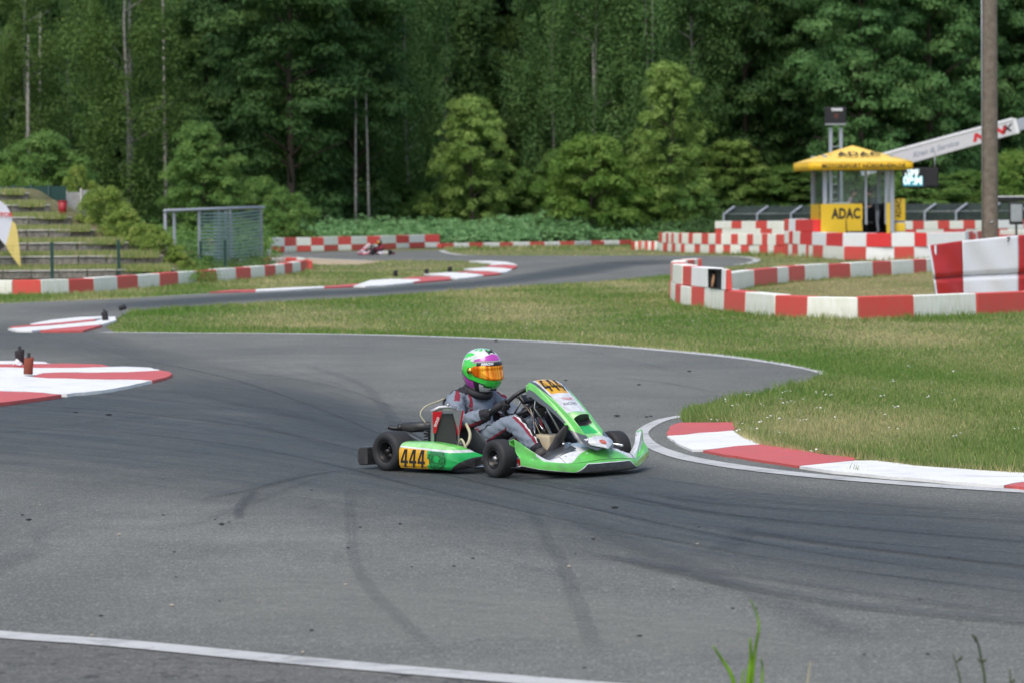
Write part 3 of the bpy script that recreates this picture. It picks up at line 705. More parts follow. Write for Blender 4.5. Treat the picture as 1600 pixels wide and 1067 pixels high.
def glass(name, tint=(.88, .92, .91), alpha=.08):
    m, nt, b = NM(name)
    t = nd(nt, 'ShaderNodeBsdfTransparent'); t.inputs[0].default_value = (*tint, 1)
    mx = nd(nt, 'ShaderNodeMixShader'); mx.inputs[0].default_value = alpha
    b.inputs['Base Color'].default_value = (.42, .46, .46, 1); b.inputs['Roughness'].default_value = .1
    nt.links.new(t.outputs[0], mx.inputs[1]); nt.links.new(b.outputs[0], mx.inputs[2]); nt.links.new(mx.outputs[0], nt.nodes['Material Output'].inputs[0])
    return m
M['glass'] = glass('window_glass')
M['net'] = glass('fine_dark_netting', (.75, .8, .78), .8)
M['net'].node_tree.nodes['Principled BSDF'].inputs['Base Color'].default_value = (.035, .05, .05, 1); M['net'].node_tree.nodes['Principled BSDF'].inputs['Roughness'].default_value = .9

# utility pole
pb = G(1547.5, 452); t = thing('utility_pole', 'tall weathered wooden utility pole behind the red and white banner', 'pole', pb)
mb = MB(); s_ = SCL(1547.5, 452); rb = 12.2 / s_
mb.tube([(0, 0, z) for z in (0, 1, 2, 4, 6, 8, 9.5)], [rb * (1.03 - .012 * z) for z in (0, 1, 2, 4, 6, 8, 9.5)], 24); mb.build('pole_shaft', M['pole_wood'], t)
mb = MB(); mb.tube([(-rb - .03, -.12, .5), (-rb - .012, -.06, 9.2)], .012, 8); mb.build('cable_conduit', M['steel'], t)
mb = MB(); mb.tube([(-.02, -rb - .005, 1.55), (.04, -rb + .01, 1.6)], .02, 8); mb.build('pole_tag', M['steel'], t)

# banner tarpaulin
M['tarp_red'] = mat('red_tarpaulin', (.42, .022, .022), .5, var=.2, nscale=3)
M['tarp_white'] = mat('white_tarpaulin', (.72, .74, .78), .45, var=.06, nscale=3)
def sheet_pt(px, v):
    """v 0 bottom 1 top; hangs behind the near barrier"""
    g = G(px + (13 * (1 - v) if px < 1470 else 13 * (1 - v) * max(0, 1 - (px - 1470) / 40)), 479 - (px - 1450) * .02); s = SCL(px, 479)
    topy = np.interp(px, [1450, 1504, 1575, 1592, 1660], [384, 377, 370, 369, 367]); ztop = H - (topy - HZ(px)) / s
    z = .12 + (ztop - .12) * v
    w_ = .05 * math.sin(px * .05 + v * 2) * (1 - abs(2 * v - 1) * .5) + .025 * math.sin(px * .13 + v * 7) + (.05 if abs(v - .4) < .03 else 0)
    return Vector((g.x, g.y + w_, z))
t0 = G(1450, 479); t = thing('banner', 'large red and white tarpaulin banner hung behind the near barrier', 'banner', t0)
for (a, b_, m_) in ((1450.5, 1453.4, 'tarp_white'), (1453.4, 1504, 'tarp_red'), (1504, 1591, 'tarp_white'), (1591, 1665, 'tarp_red')):
    n = max(2, int((b_ - a) / 3)); Pg = [[sheet_pt(a + (b_ - a) * i / n, v / 24) for v in range(25)] for i in range(n + 1)]
    mb = MB(); mb.grid(Pg); o = mb.build('banner_panel', M[m_], t, t0); sm = o.modifiers.new('th', 'SOLIDIFY'); sm.thickness = .006
mb = MB(); mb.tube([sheet_pt(1450 + k * 6, .40) + Vector((0, -.03, 0)) for k in range(36)], .006, 5); mb.build('crease_shade', M['dark'], t, t0)  # near-black tube laid along the fold to paint the crease's shade
mb = MB(); mb.tube([sheet_pt(1452 + k * 6, .97) + Vector((0, .09, 0)) for k in range(36)], .02, 6); mb.build('top_rail', M['steel'], t, t0)
for x in (1456, 1530, 1604, 1660):
    p = sheet_pt(x, .5); mb = MB(); mb.tube([(p.x, p.y + .12, 0), (p.x, p.y + .12, sheet_pt(x, 1).z)], .03, 8); mb.build('banner_post', M['steel'], t, t0)
p = sheet_pt(1575, .94); mb = text_mb('7', .13, .006); mb.xf(Matrix.Translation(p + Vector((0, -.05, 0))) @ Matrix.Rotation(R(90), 4, 'X')); mb.build('marking', M['text_black'], t, t0)

# ---------------------------------------------------------------- timekeeping booth
bc = G(1332, 402); S = SCL(1337, 402); YAW = R(4)
t = thing('control_booth', 'yellow roofed glass timekeeping booth with two people inside', 'booth', bc, YAW)
W2 = 1.34; D2 = 1.42; FZ = .92
mb = MB(); mb.box((0, 0, FZ / 2), (3.1, 3.0, FZ)); mb.build('podium', M['grey_paint'], t, bevel=.02)
for x in (-W2, W2):
    for y in (-D2, D2):
        mb = MB(); mb.box((x, y, (FZ + 3.52) / 2 + .3), (.16, .16, 3.52 - FZ - .02 + .5)); mb.build('corner_post', M['grey_paint'], t, bevel=.01)
mb = MB(); mb.box((.30, -D2, 2.45), (.09, .07, 2.3)); mb.build('window_post', M['grey_paint'], t)
mb = MB(); mb.box((-W2 + .25, -D2, 2.45), (.07, .07, 2.3)); mb.build('window_post', M['grey_paint'], t)
mb = MB(); mb.box((1.1, -D2, 2.45), (.09, .07, 2.3)); mb.build('window_post', M['grey_paint'], t)
mb = MB(); mb.box((-.3, D2, 2.45), (.09, .07, 2.3)); mb.build('window_post', M['grey_paint'], t)
for (nm, c, s) in (('window_pane', (-.46, -D2 + .01, 2.85), (1.55, .012, 1.45)), ('window_pane', (.74, -D2 + .01, 2.85), (.62, .012, 1.45)), ('window_pane', (-W2, 0, 2.85), (.012, 2.6, 1.45)), ('window_pane', (W2, 0, 2.85), (.012, 2.6, 1.45)), ('window_pane', (0, D2, 2.85), (2.6, .012, 1.45))):
    mb = MB(); mb.box(c, s); mb.build(nm, M['glass'], t)
# low walls: front left yellow board, open doorway, side and back
mb = MB(); mb.box((-.69, -D2 - .11, 1.53), (1.66, .05, 1.18)); f = mb.build('advert_panel', M['yellow'], t, bevel=.008)
mb = text_mb('ADAC', .56, .022, spacing=1.06, depth=.004, sx=.70); mb.xf(Matrix.Translation((-.52, -D2 - .141, 1.72)) @ Matrix.Rotation(R(90), 4, 'X')); mb.build('lettering', M['text_black'], f)
mb = MB(); mb.box((-W2 - .09, 0, 1.53), (.05, 2.85, 1.18)); g_ = mb.build('side_panel', M['yellow'], t, bevel=.008)
mb = text_mb('ADAC', .5, .01); mb.xf(Matrix.Translation((-W2 - .12, -.9, 1.55)) @ Matrix.Rotation(R(-90), 4, 'Z') @ Matrix.Rotation(R(90), 4, 'X') @ Matrix.Rotation(R(90), 4, 'Z')); mb.build('lettering', M['text_black'], g_)
mb = MB(); mb.box((W2 + .01, .1, 1.53), (.05, 2.6, 1.18)); mb.build('side_panel', M['dark'], t)
mb = MB(); mb.box((0, D2, 1.53), (2.6, .05, 1.18)); mb.build('rear_panel', M['dark'], t)
mb = MB(); mb.box((1.18, -D2 - .05, 1.55), (.14, .05, 1.2)); mb.build('door_edge_strip', M['yellow'], t)
mb = MB(); mb.box((.0, .3, 1.68), (2.4, .5, .06)); mb.box((-.9, .3, 1.3), (.06, .4, .7)); mb.box((.6, .4, 1.3), (.06, .4, .7)); mb.build('desk', M['dark'], t)
mb = MB(); mb.box((-.75, -D2 + .25, 2.16), (.8, .3, .07)); mb.build('counter_shelf', M['white'], t)
for x in (-.52, .12): 
    mb = MB(); mb.tube([(x, -D2 - .15, 1.5), (x + (.05 if x > 0 else -.0), -D2 - .17, .95)], .018, 6); mb.build('step_rail', M['dark'], t)
mb = MB(); mb.box((-.18, -D2 - .22, 1.0), (.72, .22, .09)); mb.build('step_plate', M['dark'], t)
# roof: square tent shape with valance
EV = 2.05; zt = 3.76; zb = 3.46; apex = (0, 0, 4.44)
mb = MB(); cs = [(-EV, -EV), (EV, -EV), (EV, EV), (-EV, EV)]
for i in range(4):
    a, b_ = cs[i], cs[(i+1) % 4]; rows = []
    for u in np.linspace(0, 1, 9):
        row = []
        for v in np.linspace(0, 1, 7):
            ex, ey = a[0] + (b_[0]-a[0]) * u, a[1] + (b_[1]-a[1]) * u
            sag = -.07 * math.sin(math.pi * v) * math.sin(math.pi * u) 
            row.append((ex * (1 - v), ey * (1 - v), zt + (apex[2] - zt) * v + sag))
        rows.append(row)
    mb.grid(rows)
rf = mb.build('roof', M['roof_cloth'], t); sm = rf.modifiers.new('th', 'SOLIDIFY'); sm.thickness = .02
for i in range(4):
    a, b_ = cs[i], cs[(i+1) % 4]; mb = MB(); rows = []
    for u in np.linspace(0, 1, 13):
        ex, ey = a[0] + (b_[0]-a[0]) * u, a[1] + (b_[1]-a[1]) * u; k = 1 + .004 * math.sin(u * 30)
        rows.append([(ex * 1.0 * k, ey * 1.0 * k, zt - .004), (ex * 1.006 * k, ey * 1.006 * k, zb)])
    mb.grid(rows); o = mb.build('valance', M['yellow_cloth'], t); sm = o.modifiers.new('th', 'SOLIDIFY'); sm.thickness = .015
sl_ = math.atan2(apex[2] - zt, EV)
mb = text_mb('ADAC', .68, .022, spacing=1.12, sx=.84); mb.xf(Matrix.Translation((.05, -EV * .60, zt + .40 * (apex[2] - zt) + .075)) @ Matrix.Rotation(sl_, 4, 'X')); mb.build('lettering', M['text_black'], rf)
mb = text_mb('ADAC', .5, .01, sx=1.1); mb.xf(Matrix.Translation((-EV * .62, -.5, zt + .38 * (apex[2] - zt) + .08)) @ Matrix.Rotation(R(-90), 4, 'Z') @ Matrix.Rotation(sl_, 4, 'X')); mb.build('lettering', M['text_black'], rf)
mb = text_mb('MOTORSPORT NORDRHEIN.DE', .25, .004, sx=.94); mb.xf(Matrix.Translation((.1, -EV * 1.006 - .03, (zt + zb) / 2)) @ Matrix.Rotation(R(90), 4, 'X')); mb.build('lettering', M['text_black'], rf)
# roof frame under the cloth
for i in range(4):
    a = cs[i]; mb = MB(); mb.tube([(a[0] * .98, a[1] * .98, zt - .06), (0, 0, apex[2] - .06)], .03, 6); mb.build('roof_beam', M['steel'], t)
    a, b_ = cs[i], cs[(i+1) % 4]; mb = MB(); mb.tube([(a[0] * .98, a[1] * .98, zt - .07), (b_[0] * .98, b_[1] * .98, zt - .07)], .03, 6); mb.build('roof_beam', M['steel'], t)
# standing yellow sign at the right of the booth
sg = G(1405.5, 402); t = thing('standing_sign', 'upright yellow sign with vertical black letters right of the booth', 'sign', sg, R(-8))
mb = MB(); mb.box((0, 0, 1.85), (.48, .12, .93)); f = mb.build('sign_board', M['yellow'], t, bevel=.055, bseg=3)
mb = text_mb('ADAC', .27, .008); mb.xf(Matrix.Translation((-.02, -.064, 1.93)) @ Matrix.Rotation(R(90), 4, 'X') @ Matrix.Rotation(R(90), 4, 'Z')); mb.build('lettering', M['text_black'], f)
mb = MB(); mb.box((.02, 0, 1.17), (.44, .25, .38)); mb.build('sign_foot', M['yellow'], t, bevel=.06, bseg=3)
M['blue'] = mat('blue_plastic', (.02, .09, .3), .5)
mb = MB(); mb.box((-.05, .02, 1.4), (.5, .2, .06)); mb.build('blue_clamp', M['blue'], t)
mb = MB(); mb.box((0, 0, .5), (.5, .4, 1.0)); mb.build('plinth', M['grey_paint'], t)

# scoreboard on two posts
sb = G(1306, 396); s_ = SCL(1306, 396); Z = lambda y: H - (y - HZ(1306)) / s_
t = thing('scoreboard', 'small black scoreboard box raised on two grey posts behind the booth', 'scoreboard', sb)
for x in (-7.5 / s_, 8.5 / s_):
    mb = MB(); mb.box((x, 0, Z(200) / 2), (.14, .12, Z(200))); mb.build('post', M['grey_paint'], t)
for k in range(9):
    mb = MB(); mb.tube([(-7.5 / s_, -.03, 2.0 + k * .33), (8.5 / s_, -.03, 2.0 + k * .33)], .02, 6); mb.build('ladder_rung', M['steel'], t)
mb = MB(); mb.box((0, 0, (Z(168) + Z(194)) / 2), (33 / s_, .4, (Z(168) - Z(194)))); bx = mb.build('display_case', M['dark'], t, bevel=.03)
mb = MB(); mb.box((0, 0, Z(195)), (32 / s_, .5, .06)); mb.build('base_rail', M['steel'], t)
mb = text_mb('TIMING', 4.6 / s_, .012, sx=1.1); mb.xf(Matrix.Translation((.05, -.205, Z(172.5))) @ Matrix.Rotation(R(90), 4, 'X')); mb.build('lettering', M['white'], bx)
M['dim_led'] = mat('unlit_led', (.09, .03, .02), .5)
mb = MB(); mb.box((.02, -.203, Z(182)), (6 / s_, .01, 8 / s_)); mb.build('digit_window', M['dim_led'], bx)

# crane boom: a long white box girder on two masts, display hanging from it
M['boom'] = mat('pale_boom_paint', (.6, .6, .62), .5, var=.05)
bd = 5200 / 37.0
def BP(px, py, dy=0):
    q = AT(px, bd + dy); z = H - (py - HZ(px)) / (5200 / (bd + dy)); return Vector((q.x, q.y, z))
t0 = AT(1450, bd); t = thing('crane_boom', 'long pale crane boom with red lettering rising behind the booth to the right', 'crane boom', t0)
A0 = BP(1350, 263); A1 = BP(1585, 198.4); A2 = BP(1660, 177); ax = (A1 - A0).normalized(); upv = Vector((-ax.z, 0, ax.x)).normalized(); hh = 12.6 / 37
def boomseg(a, b_, h0, h1, dep, mi=0):
    mb = MB(); V = []
    for p, h in ((a, h0), (b_, h1)):
        for (u, y) in ((-h, -dep), (h, -dep), (h, dep), (-h, dep)): V.append(p + upv * u + Vector((0, y, 0)))
    mb.add(V, [(3, 2, 1, 0), (4, 5, 6, 7), (0, 1, 5, 4), (1, 2, 6, 5), (2, 3, 7, 6), (3, 0, 4, 7)]); return mb
f = boomseg(A0, A1, hh * 1.05, hh * .96, .28).build('boom_section', M['boom'], t, t0, bevel=.03)
boomseg(A0 + upv * hh * 1.03, A1 + upv * hh * .96, .05, .05, .31).build('top_flange', M['white'], t, t0, bevel=.01)
boomseg(A1, A2, hh * .72, hh * .72, .2)  .build('inner_boom', M['grey_paint'], t, t0, bevel=.02)
boomseg(BP(1582, 199.2), BP(1589, 197.2), hh * .95, hh * .95, .27).build('boom_collar', M['white'], t, t0)
boomseg(BP(1344, 265), BP(1352, 262.5), hh * .9, hh * .9, .3).build('boom_end_cap', M['tarp_white'], t, t0)
def btext(s, px, py, size, m_, sh=.2, sx=1.0, bold=.012):
    mb = text_mb(s, size, bold, sh, sx=sx); ang = math.atan2(ax.z, ax.x)
    mb.xf(Matrix.Translation(BP(px, py) + Vector((0, -.292, 0))) @ Matrix.Rotation(-ang, 4, 'Y') @ Matrix.Rotation(R(90), 4, 'X')); mb.build('lettering', m_, f, t0)
btext('N', 1527, 215.5, .42, M['red'], .3, 1.5, .03); btext('KN', 1552, 209, .42, M['red'], .3, 1.5, .03); btext('X', 1571, 203, .42, M['text_black'], .3, 1.3)
btext('Kran & Service', 1460, 234, .30, M['grey_paint'], .4, 1.1, .006); btext('K K', 1368, 257, .3, M['red'], .2, 1.3, .02)
for px, py in ((1387, 262), (1650, 182)):
    q = BP(px, py); mb = MB(); mb.box((q.x, q.y + .1, q.z / 2), (.22, .22, q.z)); mb.build('mast', M['steel'], t, t0)
t = thing('led_display', 'glowing white and cyan led display panel hanging below the boom', 'display', BP(1438, 278, -.6))
o0 = BP(1438, 278, -.6); u_ = 1 / 37.0
mb = MB(); mb.box((0, 0, 0), (56 * u_, .14, 31 * u_)); bxx = mb.build('housing', M['dark'], t, bevel=.02)
m, nt_, b = NM('lit_led'); b.inputs['Base Color'].default_value = (.05, .05, .05, 1); b.inputs['Emission Color'].default_value = (.78, 1, 1, 1); b.inputs['Emission Strength'].default_value = 1.0; M['led'] = m
m, nt_, b = NM('lit_led_cyan'); b.inputs['Base Color'].default_value = (.05, .05, .05, 1); b.inputs['Emission Color'].default_value = (.02, .42, .52, 1); b.inputs['Emission Strength'].default_value = .5; M['led2'] = m
def lt(s, x, z, size, m_, bold, sx=1.0, y=-.078):
    mb = text_mb(s, size, bold, 0, sx=sx, spacing=.95); mb.xf(Matrix.Translation((x, y, z)) @ Matrix.Rotation(R(90), 4, 'X')); mb.build('lettering', m_, bxx)
mb = MB(); mb.box((-11.5 * u_, -.071, -5.5 * u_), (31 * u_, .006, 15 * u_)); mb.build('lit_field', M['led2'], bxx)
lt('0P:M', -12 * u_, -5.3 * u_, .46, M['led'], .012, .90); lt('TIME', -12 * u_, 9.6 * u_, .20, M['led'], .008, 1.25); lt('LAP 8', -14 * u_, 4.6 * u_, .18, M['led'], .008, 1.25)
mb = MB(); mb.box((17.5 * u_, -.085, 1 * u_), (18 * u_, .05, 27 * u_)); mb.build('dark_module', M['black_rubber'], bxx)
for px in (1418, 1461):
    a = BP(px, 266, -.6) - o0; b_ = BP(px, 248 - (px - 1418) * .27, -.3) - o0; mb = MB(); mb.tube([a, b_], .015, 6); mb.build('hanger_rod', M['steel'], t)

# fence with netting, right
def angled_fence(label, pxs, d, ztop, name='mesh_fence', ext=(0, 0)):
    o0 = AT(pxs[0], d); t = thing(name, label, 'fence', o0)
    for i, px in enumerate(pxs):
        p = AT(px, d) - o0; mb = MB(); mb.tube([(p.x, p.y, 0), (p.x, p.y, ztop - .42), (p.x + .62, p.y + .1, ztop)], .06, 8); mb.build('post', M['grey_paint'], t)
    for i in range(len(pxs) - 1):
        p, q = AT(pxs[i], d) - o0, AT(pxs[i+1], d) - o0
        mb = MB(); mb.grid([[(p.x, p.y + .08, 0), (p.x, p.y + .08, ztop - .42), (p.x + .62, p.y + .2, ztop)], [(q.x, q.y + .08, 0), (q.x, q.y + .08, ztop - .42), (q.x + .62, q.y + .2, ztop)]], smooth=False)
        mb.build('net_panel', M['net'], t)
    for z in (.3, ztop - .42):
        mb = MB(); a, b_ = AT(pxs[0], d) - o0, AT(pxs[-1], d) - o0; mb.tube([(a.x, a.y - .1, z), (b_.x, b_.y - .1, z)], .015, 5); mb.build('tension_wire', M['steel'], t)
angled_fence('dark netting fence on bent grey posts left of the yellow booth', [1131, 1183, 1236, 1290], 187, 2.12)
angled_fence('dark netting fence on bent grey posts running behind the utility pole', [1395, 1445, 1494, 1545, 1596, 1650], 180, 2.18)
# grey standing panel
g0 = G(1588, 400); s_ = SCL(1588, 400); Z = lambda y: H - (y - HZ(1588)) / s_
t = thing('display_board', 'pale grey board in a black rounded frame at the right edge', 'board', g0)
mb = MB(); mb.box((0, 0, (Z(318) + Z(350)) / 2), (22 / s_, .12, Z(316) - Z(351))); mb.build('frame', M['dark'], t, bevel=.05, bseg=2)
mb = MB(); mb.box((0, -.065, (Z(320) + Z(347)) / 2), (18 / s_, .02, Z(320) - Z(347))); mb.build('panel', M['steel'], t, bevel=.01)
mb = MB(); mb.box((0, 0, Z(351) / 2), (.08, .08, Z(351))); mb.build('stand', M['dark'], t)
t = thing('equipment_shelter', 'low black flat roofed shelter with white edge behind the pole', 'shelter', AT(1596, 160))
mb = MB(); mb.box((0, 0, 1.9 + .42), (2.6, 1.6, .22)); mb.build('roof', M['dark'], t, bevel=.03)
mb = MB(); mb.box((0, -.82, 1.9 + .56), (2.6, .05, .05)); mb.build('roof_edge', M['white'], t)
for x in (-1.2, 1.2):
    mb = MB(); mb.box((x, 0, 1.1), (.1, .1, 2.2)); mb.build('post', M['dark'], t)

# ---------------------------------------------------------------- terraces on the left
M['terrace_grass'] = mat('terrace_grass', (.12, .125, .055), .95, var=.4, nscale=2.2, dirt=(.24, .20, .12), dirtamt=.5, coord='pos', spec=.1, bmp=.6, bscale=25)
M['terrace_kerb'] = mat('terrace_edge_stone', (.30, .28, .25), .9, var=.3, nscale=4, dirt=(.07, .06, .05), dirtamt=.6, coord='pos')
M['terrace_kerb2'] = mat('terrace_top_stone', (.60, .58, .54), .9, var=.2, nscale=4, dirt=(.2, .18, .14), dirtamt=.4, coord='pos')
STEP = .36
xr = [268, 250, 195, 142, 105, 72, 40]; dd = [90.5 + 1.25 * i for i in range(7)]
t = thing('terrace_bank', 'stepped grassy spectator terrace with pale stone edging', 'terrace', AT(0, 90)); t0 = AT(0, 90)
for i in range(7):
    L0 = AT(-260, dd[i]).x; X1 = AT(xr[i], dd[i]).x; z1 = STEP * (i + 1)
    front = []
    nseg = 12
    for k in range(nseg + 1):
        u = k / nseg; x = L0 + (X1 - L0) * u; y = dd[i] + (0.9 * max(0, u - .72) / .28 * (1.0)) ** 2 * .8 + .05 * math.sin(k * 1.9 + i)
        front.append(Vector((x, y, 0)))
    mb = MB(); rows = []
    for k, p in enumerate(front):
        u = k / nseg; row = [(p.x, p.y, max(0, z1 - STEP - .05)), (p.x, p.y, z1)]
        for (dy, up_) in ((.3, .03), (.7, .11), (1.15, .20), (1.4, .20), (5, .0)): row.append((p.x, p.y + dy, z1 + up_ + .02 * math.sin(k * 3.1 + dy * 9 + i)))
        rows.append(row)
    rows.append([(X1 + .5, q_[1] + .1, max(-.02, q_[2] - .35)) for q_ in rows[-1]]); rows.append([(X1 + 1.0, q_[1] + .2, -.03) for q_ in rows[-1]])
    mb.grid(rows); mb.build('terrace_step', M['terrace_grass'], t, t0)
    for k in range(nseg):
        a, b_ = front[k], front[k+1]; hh_ = random.uniform(.05, .11); tt = (b_ - a).normalized(); nn = Vector((-tt.y, tt.x, 0)); a2 = a + tt * .01; b2 = b_ - tt * .01
        mb = MB(); V = []
        for (z) in (z1 - .17, z1 + .03 + random.uniform(-.01, .02)):
            V += [(*(a2 - nn * hh_).xy, z), (*(b2 - nn * hh_).xy, z), (*(b2 + nn * .1).xy, z), (*(a2 + nn * .1).xy, z)]
        mb.add(V, [(3, 2, 1, 0), (4, 5, 6, 7), (0, 1, 5, 4), (1, 2, 6, 5), (2, 3, 7, 6), (3, 0, 4, 7)]); mb.build('edging_stone', M['terrace_kerb'] , t, t0, bevel=.015)
        mb = MB(); mb.box(((a2 + b2) / 2 + Vector((0, -hh_ / 2 + .02, z1 + .055))), ((b2 - a2).length * .98, .2, .035), Matrix.Rotation(math.atan2(tt.y, tt.x), 3, 'Z')); mb.build('capping_stone', M['terrace_kerb2'], t, t0)
# grassy slope closing the bank at its right, and the plateau behind
mb = MB(); rows = []
for i in range(30):
    row = []
    for k in range(16):
        px = -300 + 37.0 * i; d = 96 + k * 2.0
        h = 1.95 * max(0, min(1, (320 - px) / 230)) * min(1, max(0, (d - 95.5) / 3.5)) * (1 - .0 * k); h += .1 * math.sin(px * .05 + k) * min(1, h) 
        q = AT(px, d); row.append((q.x, q.y, h - .02))
    rows.append(row)
mb.grid(rows); tag(mb.build('grass_bank', M['terrace_grass']), kind='structure')
# dark green fence and white wall on the plateau
def panel_fence(label, px0, px1, d, z0, z1, m_, n, name, cat, drop=0, cap=None):
    a, b_ = AT(px0, d), AT(px1, d + .6); t = thing(name, label, cat, (*a.xy, z0))
    for k in range(n):
        p = a.lerp(b_, k / n) - a; q = a.lerp(b_, (k + .985) / n) - a; zz = z1 - z0 - drop * k / n
        mb = MB(); mb.add([(p.x, p.y, 0), (q.x, q.y, 0), (q.x, q.y + .06, 0), (p.x, p.y + .06, 0), (p.x, p.y, zz), (q.x, q.y, zz), (q.x, q.y + .06, zz), (p.x, p.y + .06, zz)],
            [(3, 2, 1, 0), (4, 5, 6, 7), (0, 1, 5, 4), (1, 2, 6, 5), (2, 3, 7, 6), (3, 0, 4, 7)]); mb.build('fence_panel' if cat == 'fence' else 'wall_panel', m_, t)
        mb = MB(); mb.tube([(p.x, p.y - .03, 0), (p.x, p.y - .03, zz + .05)], .03, 6); mb.build('post', m_, t)
    return t
panel_fence('dark green panel fence at the top of the terraces', -60, 104, 101, 1.8, 2.80, M['dark_green'], 6, 'green_fence', 'fence')
M['old_white'] = mat('stained_white_wall', (.52, .52, .5), .8, var=.15, nscale=4, dirt=(.3, .27, .22), dirtamt=.6, coord='pos')
panel_fence('stained white wall panel rising beside the green fence', 104, 150, 102, 1.9, 2.62, M['old_white'], 2, 'low_wall', 'wall', -.12)
b0 = AT(98, 96.0); t = thing('litter_bin', 'red litter bin standing on the terrace below the green fence', 'bin', (*b0.xy, 1.84)); t.scale = (1.15, 1.15, 1.15)
M['bin_red'] = mat('bin_red', (.32, .01, .015), .45)
mb = MB(); mb.lathe([(0, 0), (0, .08), (.42, .115), (.42, .10), (.03, .07)], (0, 0, 0), 'Z', 20, closed=False); mb.build('bin_body', M['bin_red'], t)
mb = MB(); mb.lathe([(.40, .118), (.43, .118), (.43, .098), (.40, .098)], (0, 0, 0), 'Z', 20); mb.build('bin_rim', M['bin_red'], t)
# green wire fence behind the left barrier
t0 = AT(82, 91); f0 = G(82, 452); t = thing('wire_fence', 'low dark green post and wire fence behind the left barrier', 'fence', f0)
ps = [G(-60, 455), G(82, 453), G(186, 446), G(266, 439), G(314, 434), G(352, 431)]
for i, p in enumerate(ps):
    h_ = 1.22 if i < 4 else 1.1; q = p - f0; mb = MB(); mb.box((q.x, q.y, h_ / 2), (.085, .06, h_)); mb.build('post', M['dark_green'], t)
wires = MB()
for i in range(len(ps) - 1):
    a, b_ = ps[i] - f0, ps[i+1] - f0
    for k in range(11): wires.tube([(a.x, a.y, .08 + k * .105), (b_.x, b_.y, .08 + k * .105)], .0022, 3)
    for k in range(14): q = a.lerp(b_, k / 14); wires.tube([(q.x, q.y, .05), (q.x, q.y, 1.15)], .0022, 3)
tag(wires.build('wire_mesh', M['dark_green'], t), kind='stuff')
# steel cage
c0 = G(258, 432); s_ = SCL(258, 432); ht = 102 / s_
t = thing('steel_cage', 'open galvanised steel frame half covered with wire mesh beside the track', 'cage', c0)
def CP(px, dy): q = G(px, 432 - (px - 258) * .085); return Vector((q.x - c0.x, q.y - c0.y + dy, 0))
for px, dy, h_ in ((259, 0, ht), (267, 1.2, ht), (312, 0, ht + .02), (338, 1.2, ht), (361, 0, ht + .06), (349, 1.2, ht), (409, 0, ht + .12)):
    q = CP(px, dy); mb = MB(); mb.box((q.x, q.y, h_ / 2), (.085, .085, h_)); mb.build('upright', M['grey_paint'], t)
for dy in (0, 1.2):
    a, b_ = CP(258, dy), CP(410, dy); mb = MB(); mb.tube([(a.x, a.y, ht), (b_.x, b_.y, ht + .12)], .05, 4); mb.build('top_rail', M['grey_paint'], t)
for px in (260, 409):
    a, b_ = CP(px, 0), CP(px, 1.2); mb = MB(); mb.tube([(a.x, a.y, ht + (px - 258) * .0007), (b_.x, b_.y, ht + (px - 258) * .0007)], .04, 4); mb.build('top_rail', M['grey_paint'], t)
wm = MB()
for dy, pa, pb_ in ((-.05, 312, 409), (1.25, 330, 404)):
    a, b_ = CP(pa, dy), CP(pb_, dy); n = 17
    for k in range(n):
        z = .12 + (ht - .1) * k / n; z += .01 * (dy > 0)
        wm.tube([(a.x, a.y, z), (a.x * .5 + b_.x * .5, a.y * .5 + b_.y * .5, z - .03 + .01 * math.sin(k)), (b_.x, b_.y, z + .1 * k / n)], .027, 4)
    for k in range(12): q = a.lerp(b_, k / 12); wm.tube([(q.x, q.y, .1), (q.x, q.y, ht + .08 * k / 24)], .004, 3)
tag(wm.build('wire_mesh', mat('mesh_wire', (.26, .38, .36), .5), t), kind='stuff')
# teardrop flag
fd = 91.0; fs = 5200 / fd
def FP(px, py): q = AT(px, fd); return (q.x, H - (py - HZ(px)) / fs)
fo = AT(-14, fd); t = thing('teardrop_flag', 'white and yellow teardrop flag with red lettering at the left edge', 'flag', (*fo.xy, .36))
def flagpart(name, pts, m_, z0=0):
    V = []; n = len(pts)
    for (x, y) in pts: fx, fz = FP(x, y); V.append((fx - fo.x, .025 * math.sin(x * .12) + z0, fz - .36))
    c = (sum(v[0] for v in V) / n, sum(v[1] for v in V) / n, sum(v[2] for v in V) / n)
    mb = MB(); mb.add(V + [c], [(i, (i + 1) % n, n) for i in range(n)], 0, False); o = mb.build(name, m_, t); sm = o.modifiers.new('t', 'SOLIDIFY'); sm.thickness = .008; return o
M['flag_white'] = mat('flag_white', (.68, .70, .78), .7, var=.05); M['flag_yellow'] = mat('flag_yellow', (.66, .53, .17), .7, var=.1)
fw = flagpart('flag_sail', [(-16, 320), (-10, 313), (0, 314), (9, 321), (15, 331), (18.5, 342), (18, 350), (13, 368), (8, 384), (-2, 372), (-14, 356), (-20, 340)], M['flag_white'])
flagpart('flag_tail', [(18.5, 346), (24, 350), (27, 362), (31, 400), (32, 419), (26, 412), (16, 398), (8, 384.5), (13, 368)], M['flag_yellow'])
flagpart('flag_tail', [(-14, 357), (-2, 372.5), (7.5, 385), (-2, 392), (-14, 380)], M['dark'])
fx, fz = FP(2, 336.5); mb = text_mb('MOTOR', .16, .006, sx=1.1); mb.xf(Matrix.Translation((fx - fo.x, -.05, fz - .36)) @ Matrix.Rotation(R(90), 4, 'X')); mb.build('lettering', M['red'], fw)
mb = MB(); mb.tube([(-.06, 0, 0), (-.06, 0, 1.2), (-.1, 0, 1.8), (-.02, 0, 2.25), (.15, 0, 2.36), (.28, 0, 2.3)], .018, 6); mb.build('flag_pole', M['steel'], t)

